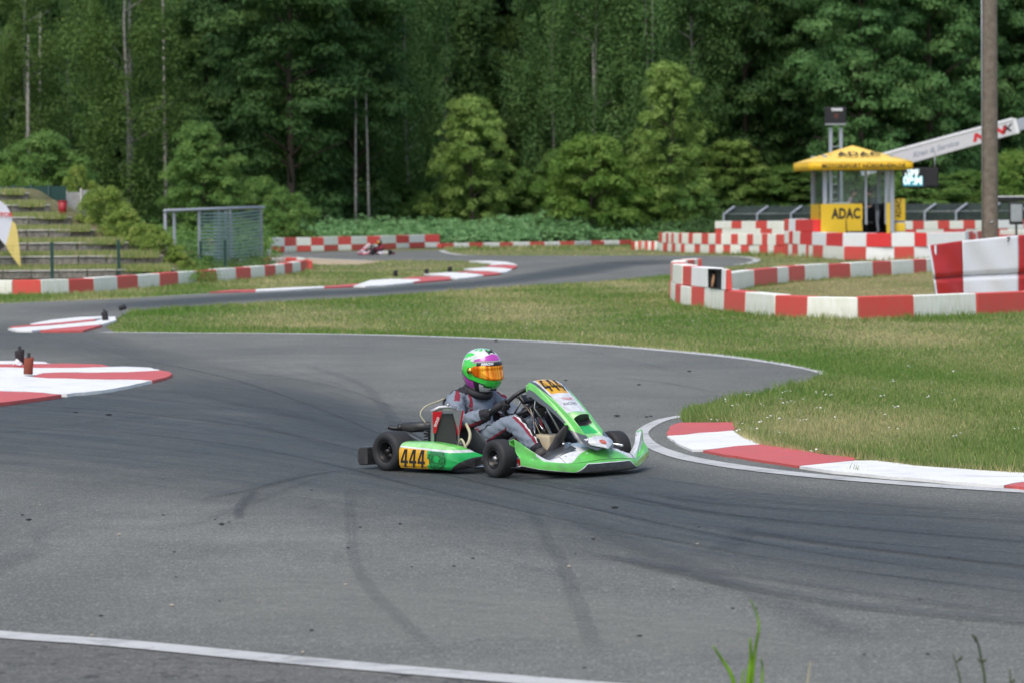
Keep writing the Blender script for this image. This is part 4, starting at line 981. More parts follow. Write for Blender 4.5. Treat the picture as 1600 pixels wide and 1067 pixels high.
# ---------------------------------------------------------------- marker posts on the kerbs
M['marker_rust'] = mat('rust_red_rubber', (.22, .055, .03), .8, var=.3, nscale=14)
def marker(label, px, py, wpx, hpx, m_, tilt=0, knob=True, lie=0, seed=0, z0=.03):
    p = G(px, py); s = SCL(px, py); w_, h_ = wpx / s, hpx / s; rnd = random.Random(seed)
    t = thing('marker_post', label, 'marker post', (p.x, p.y, z0)); Rm = Matrix.Rotation(R(tilt), 3, 'Y')
    mb = MB(); n = 12; rings = []
    for (z, r) in ((0, .46), (.05, .5), (.5, .49), (.92, .52), (1.0, .47), (1.0, .2)):
        rings.append([Rm @ Vector((r * w_ * math.cos(2*math.pi*k/n) * rnd.uniform(.93, 1.05), r * w_ * .8 * math.sin(2*math.pi*k/n), z * h_ + (.06 * h_ * math.sin(2*math.pi*k/n + 1) if z > .9 else 0))) for k in range(n + 1)])
    for r_ in rings: r_[-1] = r_[0]
    if lie: 
        L2 = Matrix.Rotation(R(lie), 3, 'Y'); rings = [[L2 @ q + Vector((0, 0, w_ * .45)) for q in r_] for r_ in rings]
    mb.grid([[r_[k] for r_ in rings] for k in range(n + 1)]); mb.build('rubber_sleeve', m_, t)
    mb = MB(); top = rings[-1][0]; bot = rings[0][0]; c1 = sum(rings[-1][:-1], Vector()) / n; c0_ = sum(rings[0][:-1], Vector()) / n
    mb.tube([c0_.lerp(c1, .1), c0_.lerp(c1, 1.0 + (.28 if knob else .02))], w_ * .17, 8); mb.build('core_peg', M['black_rubber'], t)
    return t
marker('square black rubber marker post beside a torn white flap on the left kerb', 31, 575, 15, 22, M['black_rubber'], 0, True, seed=1, z0=.05)
marker('rust red rubber marker post standing on the left striped kerb', 44, 591, 15, 26, M['marker_rust'], 3, True, seed=2, z0=.05)
marker('leaning black marker post on the tip of the grass island', 165, 504, 10, 14, M['black_rubber'], -8, True, seed=3)
marker('knocked over black marker lying at the grass edge', 186, 489, 8, 11, M['black_rubber'], 0, False, lie=70, seed=4)
marker('short black marker post on the far kerb, leftmost of the three in the grass', 618, 434, 7, 9, M['black_rubber'], 0, False, seed=5)
marker('short black marker post on the far kerb, middle one of the three', 666.5, 430.5, 7, 8, M['black_rubber'], 0, False, seed=6)
marker('short dark marker post on the far kerb nearest the hairpin tip', 703, 427, 7, 8, M['black_rubber'], 0, False, seed=7)
p = G(27, 577); s = SCL(27, 577); t = thing('torn_flap', 'crumpled torn white plastic flap beside the black marker post', 'plastic flap', (p.x, p.y, .05))
V = [(-7, 0, 0), (-4, 2, 6), (-1, 0, 11), (4, -1, 7), (8, 1, 3), (5, -2, 0), (0, -3, 1), (-3, -3, 3)]; mb = MB(); mb.add([(a / s, b_ / s, c / s) for a, b_, c in V] + [(0, -2.5 / s, 5 / s)], [(i, (i+1) % 8, 8) for i in range(8)])
o = mb.build('plastic_sheet', M['tarp_white'], t); o.modifiers.new('t', 'SOLIDIFY').thickness = .006
# ---------------------------------------------------------------- trees
def leaf_mat(name, a, b_, c_): return blade_mat(name, a, b_, c_, .42)
M['bark_birch'] = mat('birch_bark', (.50, .48, .43), .8, var=.2, nscale=4, dirt=(.06, .055, .05), dirtamt=.7)
M['bark_dark'] = mat('dark_bark', (.07, .055, .04), .9, var=.3, nscale=4)
LEAF = {
 'oak': leaf_mat('oak_leaf', (0.043, 0.107, 0.033), (0.078, 0.167, 0.047), (0.138, 0.243, 0.067)),
 'oakb': leaf_mat('bright_oak_leaf', (0.072, 0.173, 0.057), (0.125, 0.265, 0.083), (0.224, 0.380, 0.127)),
 'birch': leaf_mat('birch_leaf', (0.083, 0.154, 0.035), (0.121, 0.209, 0.050), (0.171, 0.264, 0.072)),
 'birchg': leaf_mat('weeping_birch_leaf', (0.085, 0.185, 0.058), (0.131, 0.251, 0.076), (0.193, 0.324, 0.101)),
 'light': leaf_mat('yellow_green_leaf', (0.169, 0.287, 0.064), (0.273, 0.414, 0.105), (0.416, 0.552, 0.165)),
 'mid': leaf_mat('hedge_leaf', (0.086, 0.192, 0.048), (0.157, 0.284, 0.068), (0.272, 0.409, 0.113)),
 'bush': leaf_mat('bush_leaf', (0.104, 0.216, 0.036), (0.182, 0.312, 0.060), (0.312, 0.444, 0.108)),
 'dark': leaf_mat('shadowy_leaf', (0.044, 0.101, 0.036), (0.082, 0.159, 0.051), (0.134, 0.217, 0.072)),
 'scrub': leaf_mat('dry_scrub_leaf', (0.156, 0.252, 0.044), (0.260, 0.372, 0.077), (0.442, 0.504, 0.143)),
 'fern': leaf_mat('bracken_leaf', (.14, .30, .12), (.24, .44, .18), (.36, .55, .27)),
}
def crown_mesh(name, mt, W, z0, z1, nclump, nleaf, leaf, csize, shape='round', droop=0.0, seed=0, dens=1.0, flat=.6):
    """leaf faces in clumps spread through a crown W wide from z0 to z1"""
    rg = np.random.default_rng(seed); Hh = z1 - z0
    Vs, ts = [], []
    for c in range(nclump):
        u = rg.uniform(0, 1) ** .9; z = z0 + Hh * u
        if shape == 'round': rad = math.sin(math.pi * min(.97, .12 + .80 * u)) ** .6
        elif shape == 'cone': rad = (1 - u) ** .75 * .95 + .08
        elif shape == 'column': rad = min(1, .35 + 2.0 * u) * (1 if u < .8 else (1 - (u - .8) * 3))
        else: rad = min(1, .75 + .5 * u) * math.sqrt(max(.05, 1 - u ** 2.5))
        th = rg.uniform(0, 2 * math.pi); rr = W / 2 * rad * rg.uniform(.3, 1.0) ** .5 * rg.uniform(.62, 1.18) * (1 + .16 * math.sin(th * 3 + z * 1.1 + seed))
        cc = np.array([rr * math.cos(th), rr * math.sin(th), z]); cs = csize * rg.uniform(.55, 1.45); k = int(nleaf * (cs / csize) ** 2)
        dirs = rg.normal(size=(k, 3)); dirs /= np.linalg.norm(dirs, axis=1)[:, None]
        dirs[:, 2] = np.where(dirs[:, 2] < -.2, -dirs[:, 2] * .7, dirs[:, 2])
        r = rg.uniform(.45, 1.05, k) ** .6; P = dirs * r[:, None] * cs; P[:, 2] *= flat
        if droop: P[:, 2] -= droop * rg.uniform(0, 1, k) ** 1.3 * cs * 1.6; P[:, :2] *= .75
        P += cc
        nrm = dirs * .9 + rg.normal(0, .33, (k, 3)); nrm[:, 2] += .45; nrm /= np.linalg.norm(nrm, axis=1)[:, None]
        t = np.cross(nrm, rg.normal(size=(k, 3))); t /= np.linalg.norm(t, axis=1)[:, None]; b = np.cross(nrm, t)
        if droop: t = t * .9 + np.array([0, 0, -1]) * .35; t /= np.linalg.norm(t, axis=1)[:, None]; b = np.cross(t, nrm); b /= np.linalg.norm(b, axis=1)[:, None] + 1e-9
        ll = leaf * rg.uniform(.6, 1.35, k)[:, None]; wl = ll * rg.uniform(.38, .62, k)[:, None]
        q = np.stack([P - t * ll * .5, P + b * wl * .5 + nrm * ll * .08, P + t * ll * .5, P - b * wl * .5 + nrm * ll * .08], 1)
        Vs.append(q); ts.append(np.clip(.42 + rg.normal(0, .20) + rg.normal(0, .07, k), 0, 1))
    V = np.concatenate(Vs).reshape(-1, 3); V[:, 2] = np.maximum(V[:, 2], .03)
    return np_mesh(name, V, np.arange(len(V)).reshape(-1, 4), [mt], tint=np.concatenate(ts))
def trunk_mesh(name, mt, h, r, limbs, W, seed, z0):
    rd = random.Random(seed); mb = MB(); pts = []; x = y = 0
    for k in range(9):
        pts.append((x, y, h * k / 8)); x += rd.uniform(-.02, .02) * h * .35; y += rd.uniform(-.02, .02) * h * .3
    mb.tube(pts, [r * (1.25 if k == 0 else 1 - .1 * k) for k in range(9)], 8)
    for k in range(limbs):
        z = z0 + (h - z0) * rd.uniform(.05, .85); i = min(7, int(z / h * 8)); f_ = z / h * 8 - i; b0 = Vector(pts[i]).lerp(Vector(pts[i+1]), f_)
        th = rd.uniform(0, 2 * math.pi); L = W / 2 * rd.uniform(.5, .85)
        q = [b0 + Vector((math.cos(th) * L * s, math.sin(th) * L * s, L * .55 * s - .15 * L * s * s)) for s in (0, .35, .7, 1)]
        mb.tube(q, [r * .36, r * .26, r * .16, r * .06], 5)
    return mb.mesh(name, mt)
PR = {}
def proto(key, leafm, bark, W, h, z0, nclump, nleaf, leaf, csize, shape, droop=0, r=.18, limbs=10, seed=0, flat=.6):
    PR[key] = (trunk_mesh('trunk', M[bark], h * .93, r, limbs, W, seed, z0), crown_mesh('crown', LEAF[leafm], W, z0, h, nclump, nleaf, leaf, csize, shape, droop, seed, flat=flat), W, h)
proto('oak1', 'oak', 'bark_dark', 9, 18, .8, 260, 190, .28, 1.25, 'column', seed=1, r=.28, limbs=16, flat=.5)
proto('oak2', 'oakb', 'bark_dark', 9, 18, 1.0, 300, 190, .27, 1.1, 'column', seed=2, r=.28, limbs=16, flat=.55)
proto('birch1', 'birch', 'bark_birch', 5.5, 18, 1.5, 210, 170, .17, .85, 'column', .8, r=.13, seed=3)
proto('birch2', 'birchg', 'bark_birch', 6, 18, 2.2, 220, 170, .18, .88, 'column', 1.2, r=.13, seed=4)
proto('birch3', 'birchg', 'bark_birch', 6.5, 18, 1.2, 240, 160, .19, .95, 'column', .9, r=.12, seed=5)
proto('light1', 'light', 'bark_dark', 5.5, 8.5, .2, 230, 110, .17, .52, 'dome', .1, r=.12, seed=6, flat=.9)
proto('light2', 'light', 'bark_dark', 4.2, 10, .1, 230, 100, .17, .50, 'round', .3, r=.1, seed=7, flat=.9)
proto('mid1', 'mid', 'bark_dark', 5.5, 7, .05, 220, 110, .19, .52, 'dome', 0, r=.12, seed=8, flat=.85)
proto('bush1', 'bush', 'bark_dark', 6, 5, .03, 220, 110, .17, .48, 'dome', 0, r=.1, seed=9, flat=.85)
proto('bush2', 'mid', 'bark_dark', 4, 3.4, .03, 120, 100, .15, .42, 'dome', .2, r=.06, limbs=5, seed=10, flat=.85)
proto('scrub', 'scrub', 'bark_dark', 4, 3.0, .03, 110, 90, .13, .36, 'dome', .2, r=.05, limbs=5, seed=13, flat=1.0)
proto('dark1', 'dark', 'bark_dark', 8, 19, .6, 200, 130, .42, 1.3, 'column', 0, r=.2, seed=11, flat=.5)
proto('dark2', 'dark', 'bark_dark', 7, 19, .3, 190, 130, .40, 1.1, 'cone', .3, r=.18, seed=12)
def tree(key, px, d, width=None, height=None, name='tree', label=None, cat='tree', group=None, rz=None, z=0):
    tm, cm, W, h = PR[key]; p = AT(px, d, z)
    sx = (width / W) if width else 1; sz = (height / h) if height else sx
    t = thing(name, label, cat, p, random.uniform(0, 6.28) if rz is None else rz, group=group); t.scale = (sx, sx, sz)
    link('trunk', tm, t); link('crown', cm, t); return t
def zt(px, py, d): return H + (HZ(px) - py) / (F / d)
# foreground shrubs and distinct trees
tree('light1', 738, 197, 5.6, zt(738, 158, 197), 'bushy_tree', 'rounded yellow green tree standing alone before the dark wood')
tree('light2', 1046, 198, 4.6, zt(1046, 108, 198), 'slender_tree', 'slender pale yellow green tree with pointed top right of centre')
tree('bush1', 925, 196, 6.6, zt(925, 222, 196), 'broad_bush', 'broad bright green bush beyond the thin far barrier', 'bush')
tree('bush1', 1020, 198, 4.8, zt(1020, 262, 198), 'broad_bush', 'lower green bush between the broad bush and the slender pale tree', 'bush')
tree('mid1', 868, 202, 4.0, zt(868, 238, 202), 'broad_bush', 'darker green bush filling the gap right of the rounded tree', 'bush')
tree('light2', 1140, 204, 5.0, zt(1140, 225, 204), 'broad_bush', 'pale pointed bush behind the left netting fence', 'bush')
tree('bush1', 1200, 210, 6.0, zt(1200, 250, 210), 'broad_bush', 'dark green bush directly left of the yellow booth', 'bush')
tree('bush2', 1085, 197, 4.0, zt(1085, 290, 197), 'broad_bush', 'small bush at the left end of the netting fence', 'bush')
tree('bush1', 1268, 212, 4.6, zt(1268, 245, 212), 'broad_bush', 'yellowish bush showing behind the booth left pillar', 'bush')
tree('mid1', 1440, 196, 6.0, zt(1440, 268, 196), 'broad_bush', 'green bush below the crane boom behind the display', 'bush')
tree('bush1', 1585, 192, 5.0, zt(1585, 245, 192), 'broad_bush', 'bright green bush at the right edge behind the pole', 'bush')
tree('mid1', 318, 172, 4.6, zt(318, 198, 172), 'broad_bush', 'dense mid green bush behind the steel cage', 'bush')
tree('bush2', 445, 170, 3.6, zt(445, 300, 170), 'broad_bush', 'low leafy bush right of the steel cage', 'bush')
tree('mid1', 400, 178, 3.8, zt(400, 280, 178), 'broad_bush', 'half hidden bush between cage and dark oak', 'bush')
tree('mid1', 70, 150, 4.4, zt(70, 212, 150), 'broad_bush', 'green bush behind the dark green terrace fence', 'bush')
tree('bush1', 8, 140, 2.8, zt(8, 268, 140), 'broad_bush', 'bush at the left edge above the flag', 'bush')
tree('scrub', 122, 112, 1.2, zt(122, 268, 112) - 2, 'small_shrub', 'bright green shrub peeping over the white wall panel', 'bush', z=2.1)
tree('scrub', 145, 112, .8, .9, 'small_shrub', 'light shrub right of the one over the white wall', 'bush', z=2.1)
tree('scrub', 165, 96.4, 2.0, 1.4, 'bank_shrub', 'green shrub on the bank right of the red bin', 'bush', z=1.2)
tree('scrub', 196, 95.2, 2.0, 1.25, 'bank_shrub', 'larger shrub on the bank behind the wire fence', 'bush', z=.75)
tree('scrub', 143, 97.5, 1.3, .9, 'bank_shrub', 'small shrub beside the terrace end under the white wall', 'bush', z=1.6)
tree('scrub', 226, 94, 1.9, 1.1, 'bank_shrub', 'low shrub at the foot of the bank near the cage', 'bush', z=.45)
tree('scrub', 248, 92.8, 1.7, 1.1, 'bank_shrub', 'yellowish scrub bush nearest the wire fence on the bank', 'bush', z=.2)
tree('scrub', 275, 92.5, 1.6, .8, 'bank_shrub', 'straggly scrub directly left of the steel cage', 'bush')
tree('bush2', 60, 100, .9, .5, 'bank_shrub', 'small plant on the upper terrace before the green fence', 'bush', z=2.0)
tree('bush2', 300, 104, 2.0, .65, 'bank_shrub', 'weedy low growth at the foot of the steel cage', 'bush')
tree('mid1', 980, 203, 6.5, zt(980, 240, 203), 'broad_bush', 'mid green bush merging the hedge behind the broad bush', 'bush')
tree('light1', 905, 206, 6.0, zt(905, 236, 206), 'broad_bush', 'paler rounded bush just above the broad bright one', 'bush')
tree('mid1', 1110, 204, 6.5, zt(1110, 268, 204), 'broad_bush', 'dark green bush below the pale pointed one', 'bush')
tree('mid1', 1240, 206, 6.5, zt(1240, 262, 206), 'broad_bush', 'mid green bush between the hedge and the scoreboard posts', 'bush')
tree('bush2', 690, 200, 5.0, zt(690, 300, 200), 'broad_bush', 'low bush at the left foot of the rounded tree', 'bush')
tree('mid1', 775, 202, 5.5, zt(775, 255, 202), 'broad_bush', 'bush at the right foot of the rounded tree', 'bush')
tree('bush1', 1370, 200, 6.0, zt(1370, 262, 200), 'broad_bush', 'bush behind the right pillar of the booth', 'bush')
tree('mid1', 1520, 198, 6.0, zt(1520, 270, 198), 'broad_bush', 'mid green bush directly behind the utility pole', 'bush')
tree('mid1', 630, 204, 4.0, zt(630, 290, 204), 'broad_bush', 'shadowed bush between the dark trees and the rounded tree', 'bush')
# main wood edge
tree('birch1', 205, 180, 6.2, 21, 'birch_tree', 'tall olive birch with a straight white trunk above the terraces')
tree('birch1', 45, 190, 5.0, 21, 'birch_tree', 'birch at the far left with a white trunk in the gap')
tree('birch2', 105, 200, 6.0, 22, 'birch_tree', 'olive birch between the two white trunks at the left')
tree('birch3', 262, 205, 5.0, 20, 'birch_tree', 'darker birch with a grey trunk right of the tall olive birch')
tree('oak1', 325, 206, 7.0, 21, 'broadleaf_tree', 'dark broadleaf tree behind the dense bush at the cage')
tree('oak1', 455, 192, 8.5, 21, 'broadleaf_tree', 'massive dark green tree left of centre with tiered boughs')
tree('oak1', 555, 198, 7.0, 21, 'broadleaf_tree', 'dark tree leaning against the massive one, bare stems below')
tree('birch3', 640, 205, 6.0, 22, 'birch_tree', 'weeping birch directly right of the massive dark trees')
tree('birch2', 700, 214, 6.0, 22, 'birch_tree', 'birch above the rounded yellow green tree')
tree('birch1', 790, 216, 5.4, zt(790, 30, 216), 'birch_tree', 'lighter topped birch whose crown ends just below the picture top')
tree('birch3', 868, 208, 6.0, 22, 'birch_tree', 'dull green birch over the gap right of the rounded tree')
tree('birch2', 932, 204, 5.6, 22, 'birch_tree', 'weeping birch with a thin grey trunk above the broad bush')
tree('birch3', 1010, 203, 6.0, 22, 'birch_tree', 'bright weeping birch rising behind the slender pale tree')
tree('birch2', 1085, 206, 5.5, 22, 'birch_tree', 'weeping birch right of the slender pale tree')
tree('oak1', 1165, 208, 7.0, 21, 'broadleaf_tree', 'dark tree between the birches and the bright oak')
tree('oak1', 1235, 210, 6.0, 21, 'broadleaf_tree', 'dark tree directly left of the scoreboard')
tree('oak2', 1345, 200, 7.5, 22, 'broadleaf_tree', 'large blue green oak with rounded clumps above the booth')
tree('oak2', 1455, 203, 7.5, 22, 'broadleaf_tree', 'large blue green oak left of the utility pole')
tree('oak2', 1560, 206, 6.5, 22, 'broadleaf_tree', 'green oak behind the utility pole at the right edge')
tree('dark1', 1640, 208, 7.0, 22, 'broadleaf_tree', 'dark tree just beyond the right edge of the wood')
tree('dark1', -40, 200, 7.0, 22, 'broadleaf_tree', 'dark tree at the left edge of the wood')
# back rows
k = 0
for d, step, ph in ((222, 78, 10), (240, 84, 50), (262, 80, 20), (290, 78, 60), (325, 70, 0)):
    px = -520 + ph
    while px < 2120:
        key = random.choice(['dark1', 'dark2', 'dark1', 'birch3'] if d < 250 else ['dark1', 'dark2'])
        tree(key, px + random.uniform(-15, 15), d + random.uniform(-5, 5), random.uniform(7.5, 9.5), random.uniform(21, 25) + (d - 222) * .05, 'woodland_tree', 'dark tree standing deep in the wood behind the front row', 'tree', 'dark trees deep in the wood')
        px += step; k += 1
# slim bare stems seen at the wood edge
def stem(px, d, y0, y1, r, label, z0=0):
    p = AT(px, d); t = thing('slim_birch', label, 'tree', p)
    h = zt(px, y1, d); mb = MB(); lean = random.uniform(-.02, .02) * h
    mb.tube([(0, 0, 0), (lean * .3, 0, h * .3), (lean * .5, 0, h * .6), (lean, 0, h)], [r * 1.1, r, r * .8, r * .5], 8); mb.build('trunk', M['bark_birch'], t)
    t['label'] = label
stem(44, 188.0, 330, 55, .12, 'pale birch stem at the far left of the wood')
stem(62, 197.0, 300, 20, .09, 'second thin birch stem beside the far left one')
stem(206, 182.5, 320, -40, .13, 'long white birch stem rising above the bank shrubs')
stem(260, 200.0, 200, -20, .10, 'greyish birch stem high between the left trees')
stem(555, 193.0, 345, 120, .075, 'pale stem at the dark wood edge, left one of a pair')
stem(577, 193.5, 345, 140, .07, 'pale stem at the dark wood edge, right one of a pair')
stem(931, 203.0, 240, 70, .10, 'thin grey stem above the broad bush')
stem(1018, 202.0, 120, -20, .10, 'pale stem high behind the slender tree')
# bracken belt along the far barrier
def belt(name, px0, px1, d0, d1, h0, h1, n, mt, leaf, seed, z0=0):
    rg = np.random.default_rng(seed); Vs = []; ts = []
    for c in range(n):
        px = rg.uniform(px0, px1); d = rg.uniform(d0, d1); q = AT(px, d); u = (d - d0) / max(1e-3, d1 - d0); h = (h0 + (h1 - h0) * u) * rg.uniform(.7, 1.15); cs = rg.uniform(.3, .7)
        k = int(60 * (cs / .5)); dirs = rg.normal(size=(k, 3)); dirs /= np.linalg.norm(dirs, axis=1)[:, None]; dirs[:, 2] = np.abs(dirs[:, 2])
        P = dirs * cs; P[:, 2] = P[:, 2] * .6 + h - cs * .5 - rg.uniform(0, 1, k) ** 2 * h * .8; P[:, 0] += q.x; P[:, 1] += q.y
        nrm = dirs * .6 + rg.normal(0, .4, (k, 3)); nrm[:, 2] += .8; nrm /= np.linalg.norm(nrm, axis=1)[:, None]
        t = np.cross(nrm, rg.normal(size=(k, 3))); t /= np.linalg.norm(t, axis=1)[:, None]; b = np.cross(nrm, t); ll = leaf * rg.uniform(.6, 1.4, k)[:, None]
        Vs.append(np.stack([P - t * ll * .5, P + b * ll * .22, P + t * ll * .5, P - b * ll * .22], 1)); ts.append(np.clip(.4 + rg.normal(0, .18) + rg.normal(0, .12, k), 0, 1))
    V = np.concatenate(Vs).reshape(-1, 3); V[:, 2] = np.maximum(V[:, 2] + z0, .01 + z0)
    return tag(link(name, np_mesh(name, V, np.arange(len(V)).reshape(-1, 4), [mt], tint=np.concatenate(ts))), kind='stuff')
belt('bracken_undergrowth', 380, 695, 184.5, 192, .7, 1.7, 460, LEAF['fern'], .26, 47)
belt('bracken_undergrowth', 690, 830, 186, 193, .6, 1.6, 230, LEAF['fern'], .26, 48)
belt('bracken_undergrowth', 825, 1130, 192.5, 199, .6, 1.6, 420, LEAF['fern'], .26, 40)
belt('bracken_undergrowth', 800, 920, 192, 196, .9, 1.9, 90, LEAF['fern'], .26, 46)
belt('bracken_undergrowth', -100, 420, 130, 175, .8, 1.6, 380, LEAF['mid'], .24, 41)
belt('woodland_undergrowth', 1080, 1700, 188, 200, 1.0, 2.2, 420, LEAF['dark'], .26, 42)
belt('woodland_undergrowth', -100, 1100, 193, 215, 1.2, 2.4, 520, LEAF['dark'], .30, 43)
belt('weeds', 215, 310, 90.5, 95.5, .35, .7, 260, LEAF['bush'], .09, 44)
belt('weeds', 240, 420, 100, 116, .25, .5, 200, LEAF['birch'], .10, 45)
# grass tufts growing on the terraces
def tgrass(n, seed):
    rg = np.random.default_rng(seed); V = []; 
    i = rg.integers(0, 7, n); px = rg.uniform(-60, 1, n) * 0 + rg.uniform(-60, 270, n); d0 = np.array(dd)[i] + rg.uniform(.02, 1.15, n); z = STEP * (i + 1)
    ok = px < np.array(xr)[i]; i, px, d0, z = i[ok], px[ok], d0[ok], z[ok]; n = len(px)
    x = (px - CX) / F * d0; h = rg.uniform(.05, .26, n); w_ = .014; a = rg.normal(0, .05, n)
    V = np.empty((n, 3, 3)); V[:, 0] = np.stack([x - w_, d0, z], 1); V[:, 1] = np.stack([x + w_, d0, z], 1); V[:, 2] = np.stack([x + a, d0, z + h], 1)
    tag(link('terrace_weeds', np_mesh('terrace_weeds', V.reshape(-1, 3), np.arange(3 * n).reshape(-1, 3), [M['blade']], tint=np.clip(rg.normal(.6, .25, n), 0, 1))), kind='stuff')
tgrass(42000, 50)
# plants in the foreground
M['stalk'] = blade_mat('fresh_green_stalk', (.17, .34, .02), (.24, .44, .03), (.32, .5, .06), .3)
M['weed'] = mat('dull_weed', (.05, .07, .03), .8); M['straw'] = mat('pale_straw', (.35, .32, .2), .8)
def fp(px, py, d): q = AT(px, d); return Vector((q.x, q.y, H - (py - HZ(px)) / (F / d)))
def stalks(name, label, d, lines, m_, group=None, leafy=0):
    base = AT(lines[0][0][0][0], d); t = thing(name, label, 'plant', base, group=group); s = F / d
    for (pts, wpx) in lines:
        P = [fp(x, y, d) - base for x, y in pts]; b0 = P[0].copy(); b0.z = 0; P = [Vector((b0.x, b0.y, 0))] + P if P[0].z > .02 else P
        P = smooth_line(P, 4); n = len(P); P = [q + Vector((0, .012 * math.sin(i * .7), 0)) for i, q in enumerate(P)]
        mb = MB(); mb.tube(P, [max(.0006, wpx / 2 / s * (1 - .72 * (i / (n - 1)) ** 1.5)) for i in range(n)], 6, flat=.5); mb.build('stem', m_, t)
        for k in range(leafy):
            i = int(n * random.uniform(.35, .95)); q = P[min(i, n-1)]; mb = MB(); a = random.choice((-1, 1)); L = random.uniform(.014, .028)
            mb.tube([q, q + Vector((a * L * .6, 0, L * .5)), q + Vector((a * L, 0, L))], [.002, .006, .001], 5); mb.build('leaf', m_, t)
FD = 12.0
stalks('roadside_plant', 'fresh green plant with one tall curved stalk at the bottom edge', FD, [
    ([(1168, 1110), (1172, 1060), (1178, 1010), (1182, 985), (1180, 962), (1169, 938)], 13), ([(1150, 1110), (1140, 1060), (1124, 1032), (1110, 1010)], 18), ([(1160, 1110), (1166, 1060), (1170, 1030), (1168, 998)], 22),
    ([(1175, 1110), (1186, 1070), (1188, 1042), (1184, 1030)], 12), ([(1158, 1110), (1155, 1070), (1160, 1048)], 14)], M['stalk'])
stalks('dark_weed', 'thin dark knotty weed stem at the bottom right edge', 12.4, [([(1538, 1110), (1536, 1060), (1530, 1020), (1522, 995)], 7)], M['weed'], leafy=4)
stalks('dark_weed', 'shorter dark weed left of the thin knotty one', 12.2, [([(1500, 1110), (1497, 1060), (1487, 1022)], 6)], M['weed'], leafy=3)
stalks('dark_weed', 'faint weed tip rightmost along the bottom edge', 12.3, [([(1578, 1110), (1577, 1070), (1578, 1048)], 6)], M['weed'], leafy=2)
stalks('dry_stalk', 'pale dry grass stalk right of the fresh green plant', 12.2, [([(1254, 1110), (1258, 1070), (1264, 1036)], 6)], M['straw'])
# ---------------------------------------------------------------- karts and drivers
def gloss(name, col, rough=.28, coat=.5, var=.05, dirt=(.12, .11, .09), amt=.30): return mat(name, col, rough, 0, var, 5, coat, dirt=dirt, dirtamt=amt)
K = {}
K['green'] = gloss('kart_green', (.13, .58, .095)); K['dgreen'] = gloss('kart_deep_green', (.015, .46, .10)); K['kwhite'] = gloss('kart_white', (.74, .76, .78)); K['orange'] = gloss('plate_orange', (.80, .42, .01))
K['pale'] = gloss('kart_pale_green', (.34, .72, .26))
K['kblack'] = mat('scuffed_black_plastic', (.025, .025, .027), .45, var=.3, nscale=10, dirt=(.11, .10, .09), dirtamt=.3); K['kgrey'] = gloss('kart_dark_grey', (.07, .085, .10))
K['tyre'] = mat('slick_tyre', (.022, .022, .023), .7, var=.3, nscale=8, bmp=.15); K['rim'] = mat('rim_black', (.015, .015, .016), .35, .3)
K['chrome'] = mat('chrome_tube', (.62, .63, .65), .22, 1.0); K['alu'] = mat('cast_aluminium', (.38, .38, .39), .42, .8); K['engine'] = mat('engine_black', (.02, .02, .022), .4, .2)
K['seat'] = mat('seat_fibreglass', (.05, .055, .062), .35, var=.15); K['tank'] = mat('fuel_tank_plastic', (.52, .45, .32), .45); K['krad'] = mat('radiator_red', (.55, .012, .02), .35)
K['brass'] = mat('oil_hose', (.45, .42, .28), .4)
K['logo'] = gloss('badge_orange_red', (.75, .12, .03))
m, nt_, b = NM('radiator_core'); wv = nd(nt_, 'ShaderNodeTexWave', wave_type='BANDS', bands_direction='Z'); wv.inputs['Scale'].default_value = 60; wv.inputs['Distortion'].default_value = 2; nt_.links.new(objc(nt_), wv.inputs[0])
nt_.links.new(ramp(nt_, wv.outputs[1], [(.2, (.012, .012, .014)), (.9, (.075, .08, .085))]), b.inputs['Base Color']); b.inputs['Roughness'].default_value = .5; bump(nt_, b, wv.outputs[1], .8, .004); K['core'] = m
def scuff_mat():
    m, nt, b = NM('kart_green_with_tyre_scuffs'); co = nd(nt, 'ShaderNodeTexCoord').outputs['Object']
    mp = nd(nt, 'ShaderNodeMapping'); mp.inputs['Location'].default_value = (-.515, 0, -.112); nt.links.new(co, mp.inputs[0])
    sp = nd(nt, 'ShaderNodeSeparateXYZ'); nt.links.new(mp.outputs[0], sp.inputs[0])
    cb = nd(nt, 'ShaderNodeCombineXYZ'); nt.links.new(sp.outputs[0], cb.inputs[0]); nt.links.new(sp.outputs[2], cb.inputs[1])
    ln = nd(nt, 'ShaderNodeVectorMath', operation='LENGTH'); nt.links.new(cb.outputs[0], ln.inputs[0])
    ns = noise(nt, 14, 4, .7, mp.outputs[0]); ad = nd(nt, 'ShaderNodeMath', operation='MULTIPLY_ADD'); nt.links.new(ns, ad.inputs[0]); ad.inputs[1].default_value = .085; nt.links.new(ln.outputs[1], ad.inputs[2])
    rg = ramp(nt, ad.outputs[0], [(.066, 0.0), (.076, 1.0), (.084, .25), (.092, 1.0), (.104, .3), (.116, 1.0), (.138, 0.0)])
    fn = ramp(nt, noise(nt, 60, 3, .6, mp.outputs[0]), [(.3, .45), (.5, 1.0)])
    mm = nd(nt, 'ShaderNodeMath', operation='MULTIPLY'); nt.links.new(rg, mm.inputs[0]); nt.links.new(fn, mm.inputs[1])
    c = mixc(nt, mm.outputs[0], (.018, .42, .095), (.012, .016, .012)); nt.links.new(c, b.inputs['Base Color']); b.inputs['Roughness'].default_value = .3; b.inputs['Coat Weight'].default_value = .4
    return m
K['scuff'] = scuff_mat()
K['blackt'] = M['text_black']; K['wt'] = M['white']; K['redt'] = M['red']
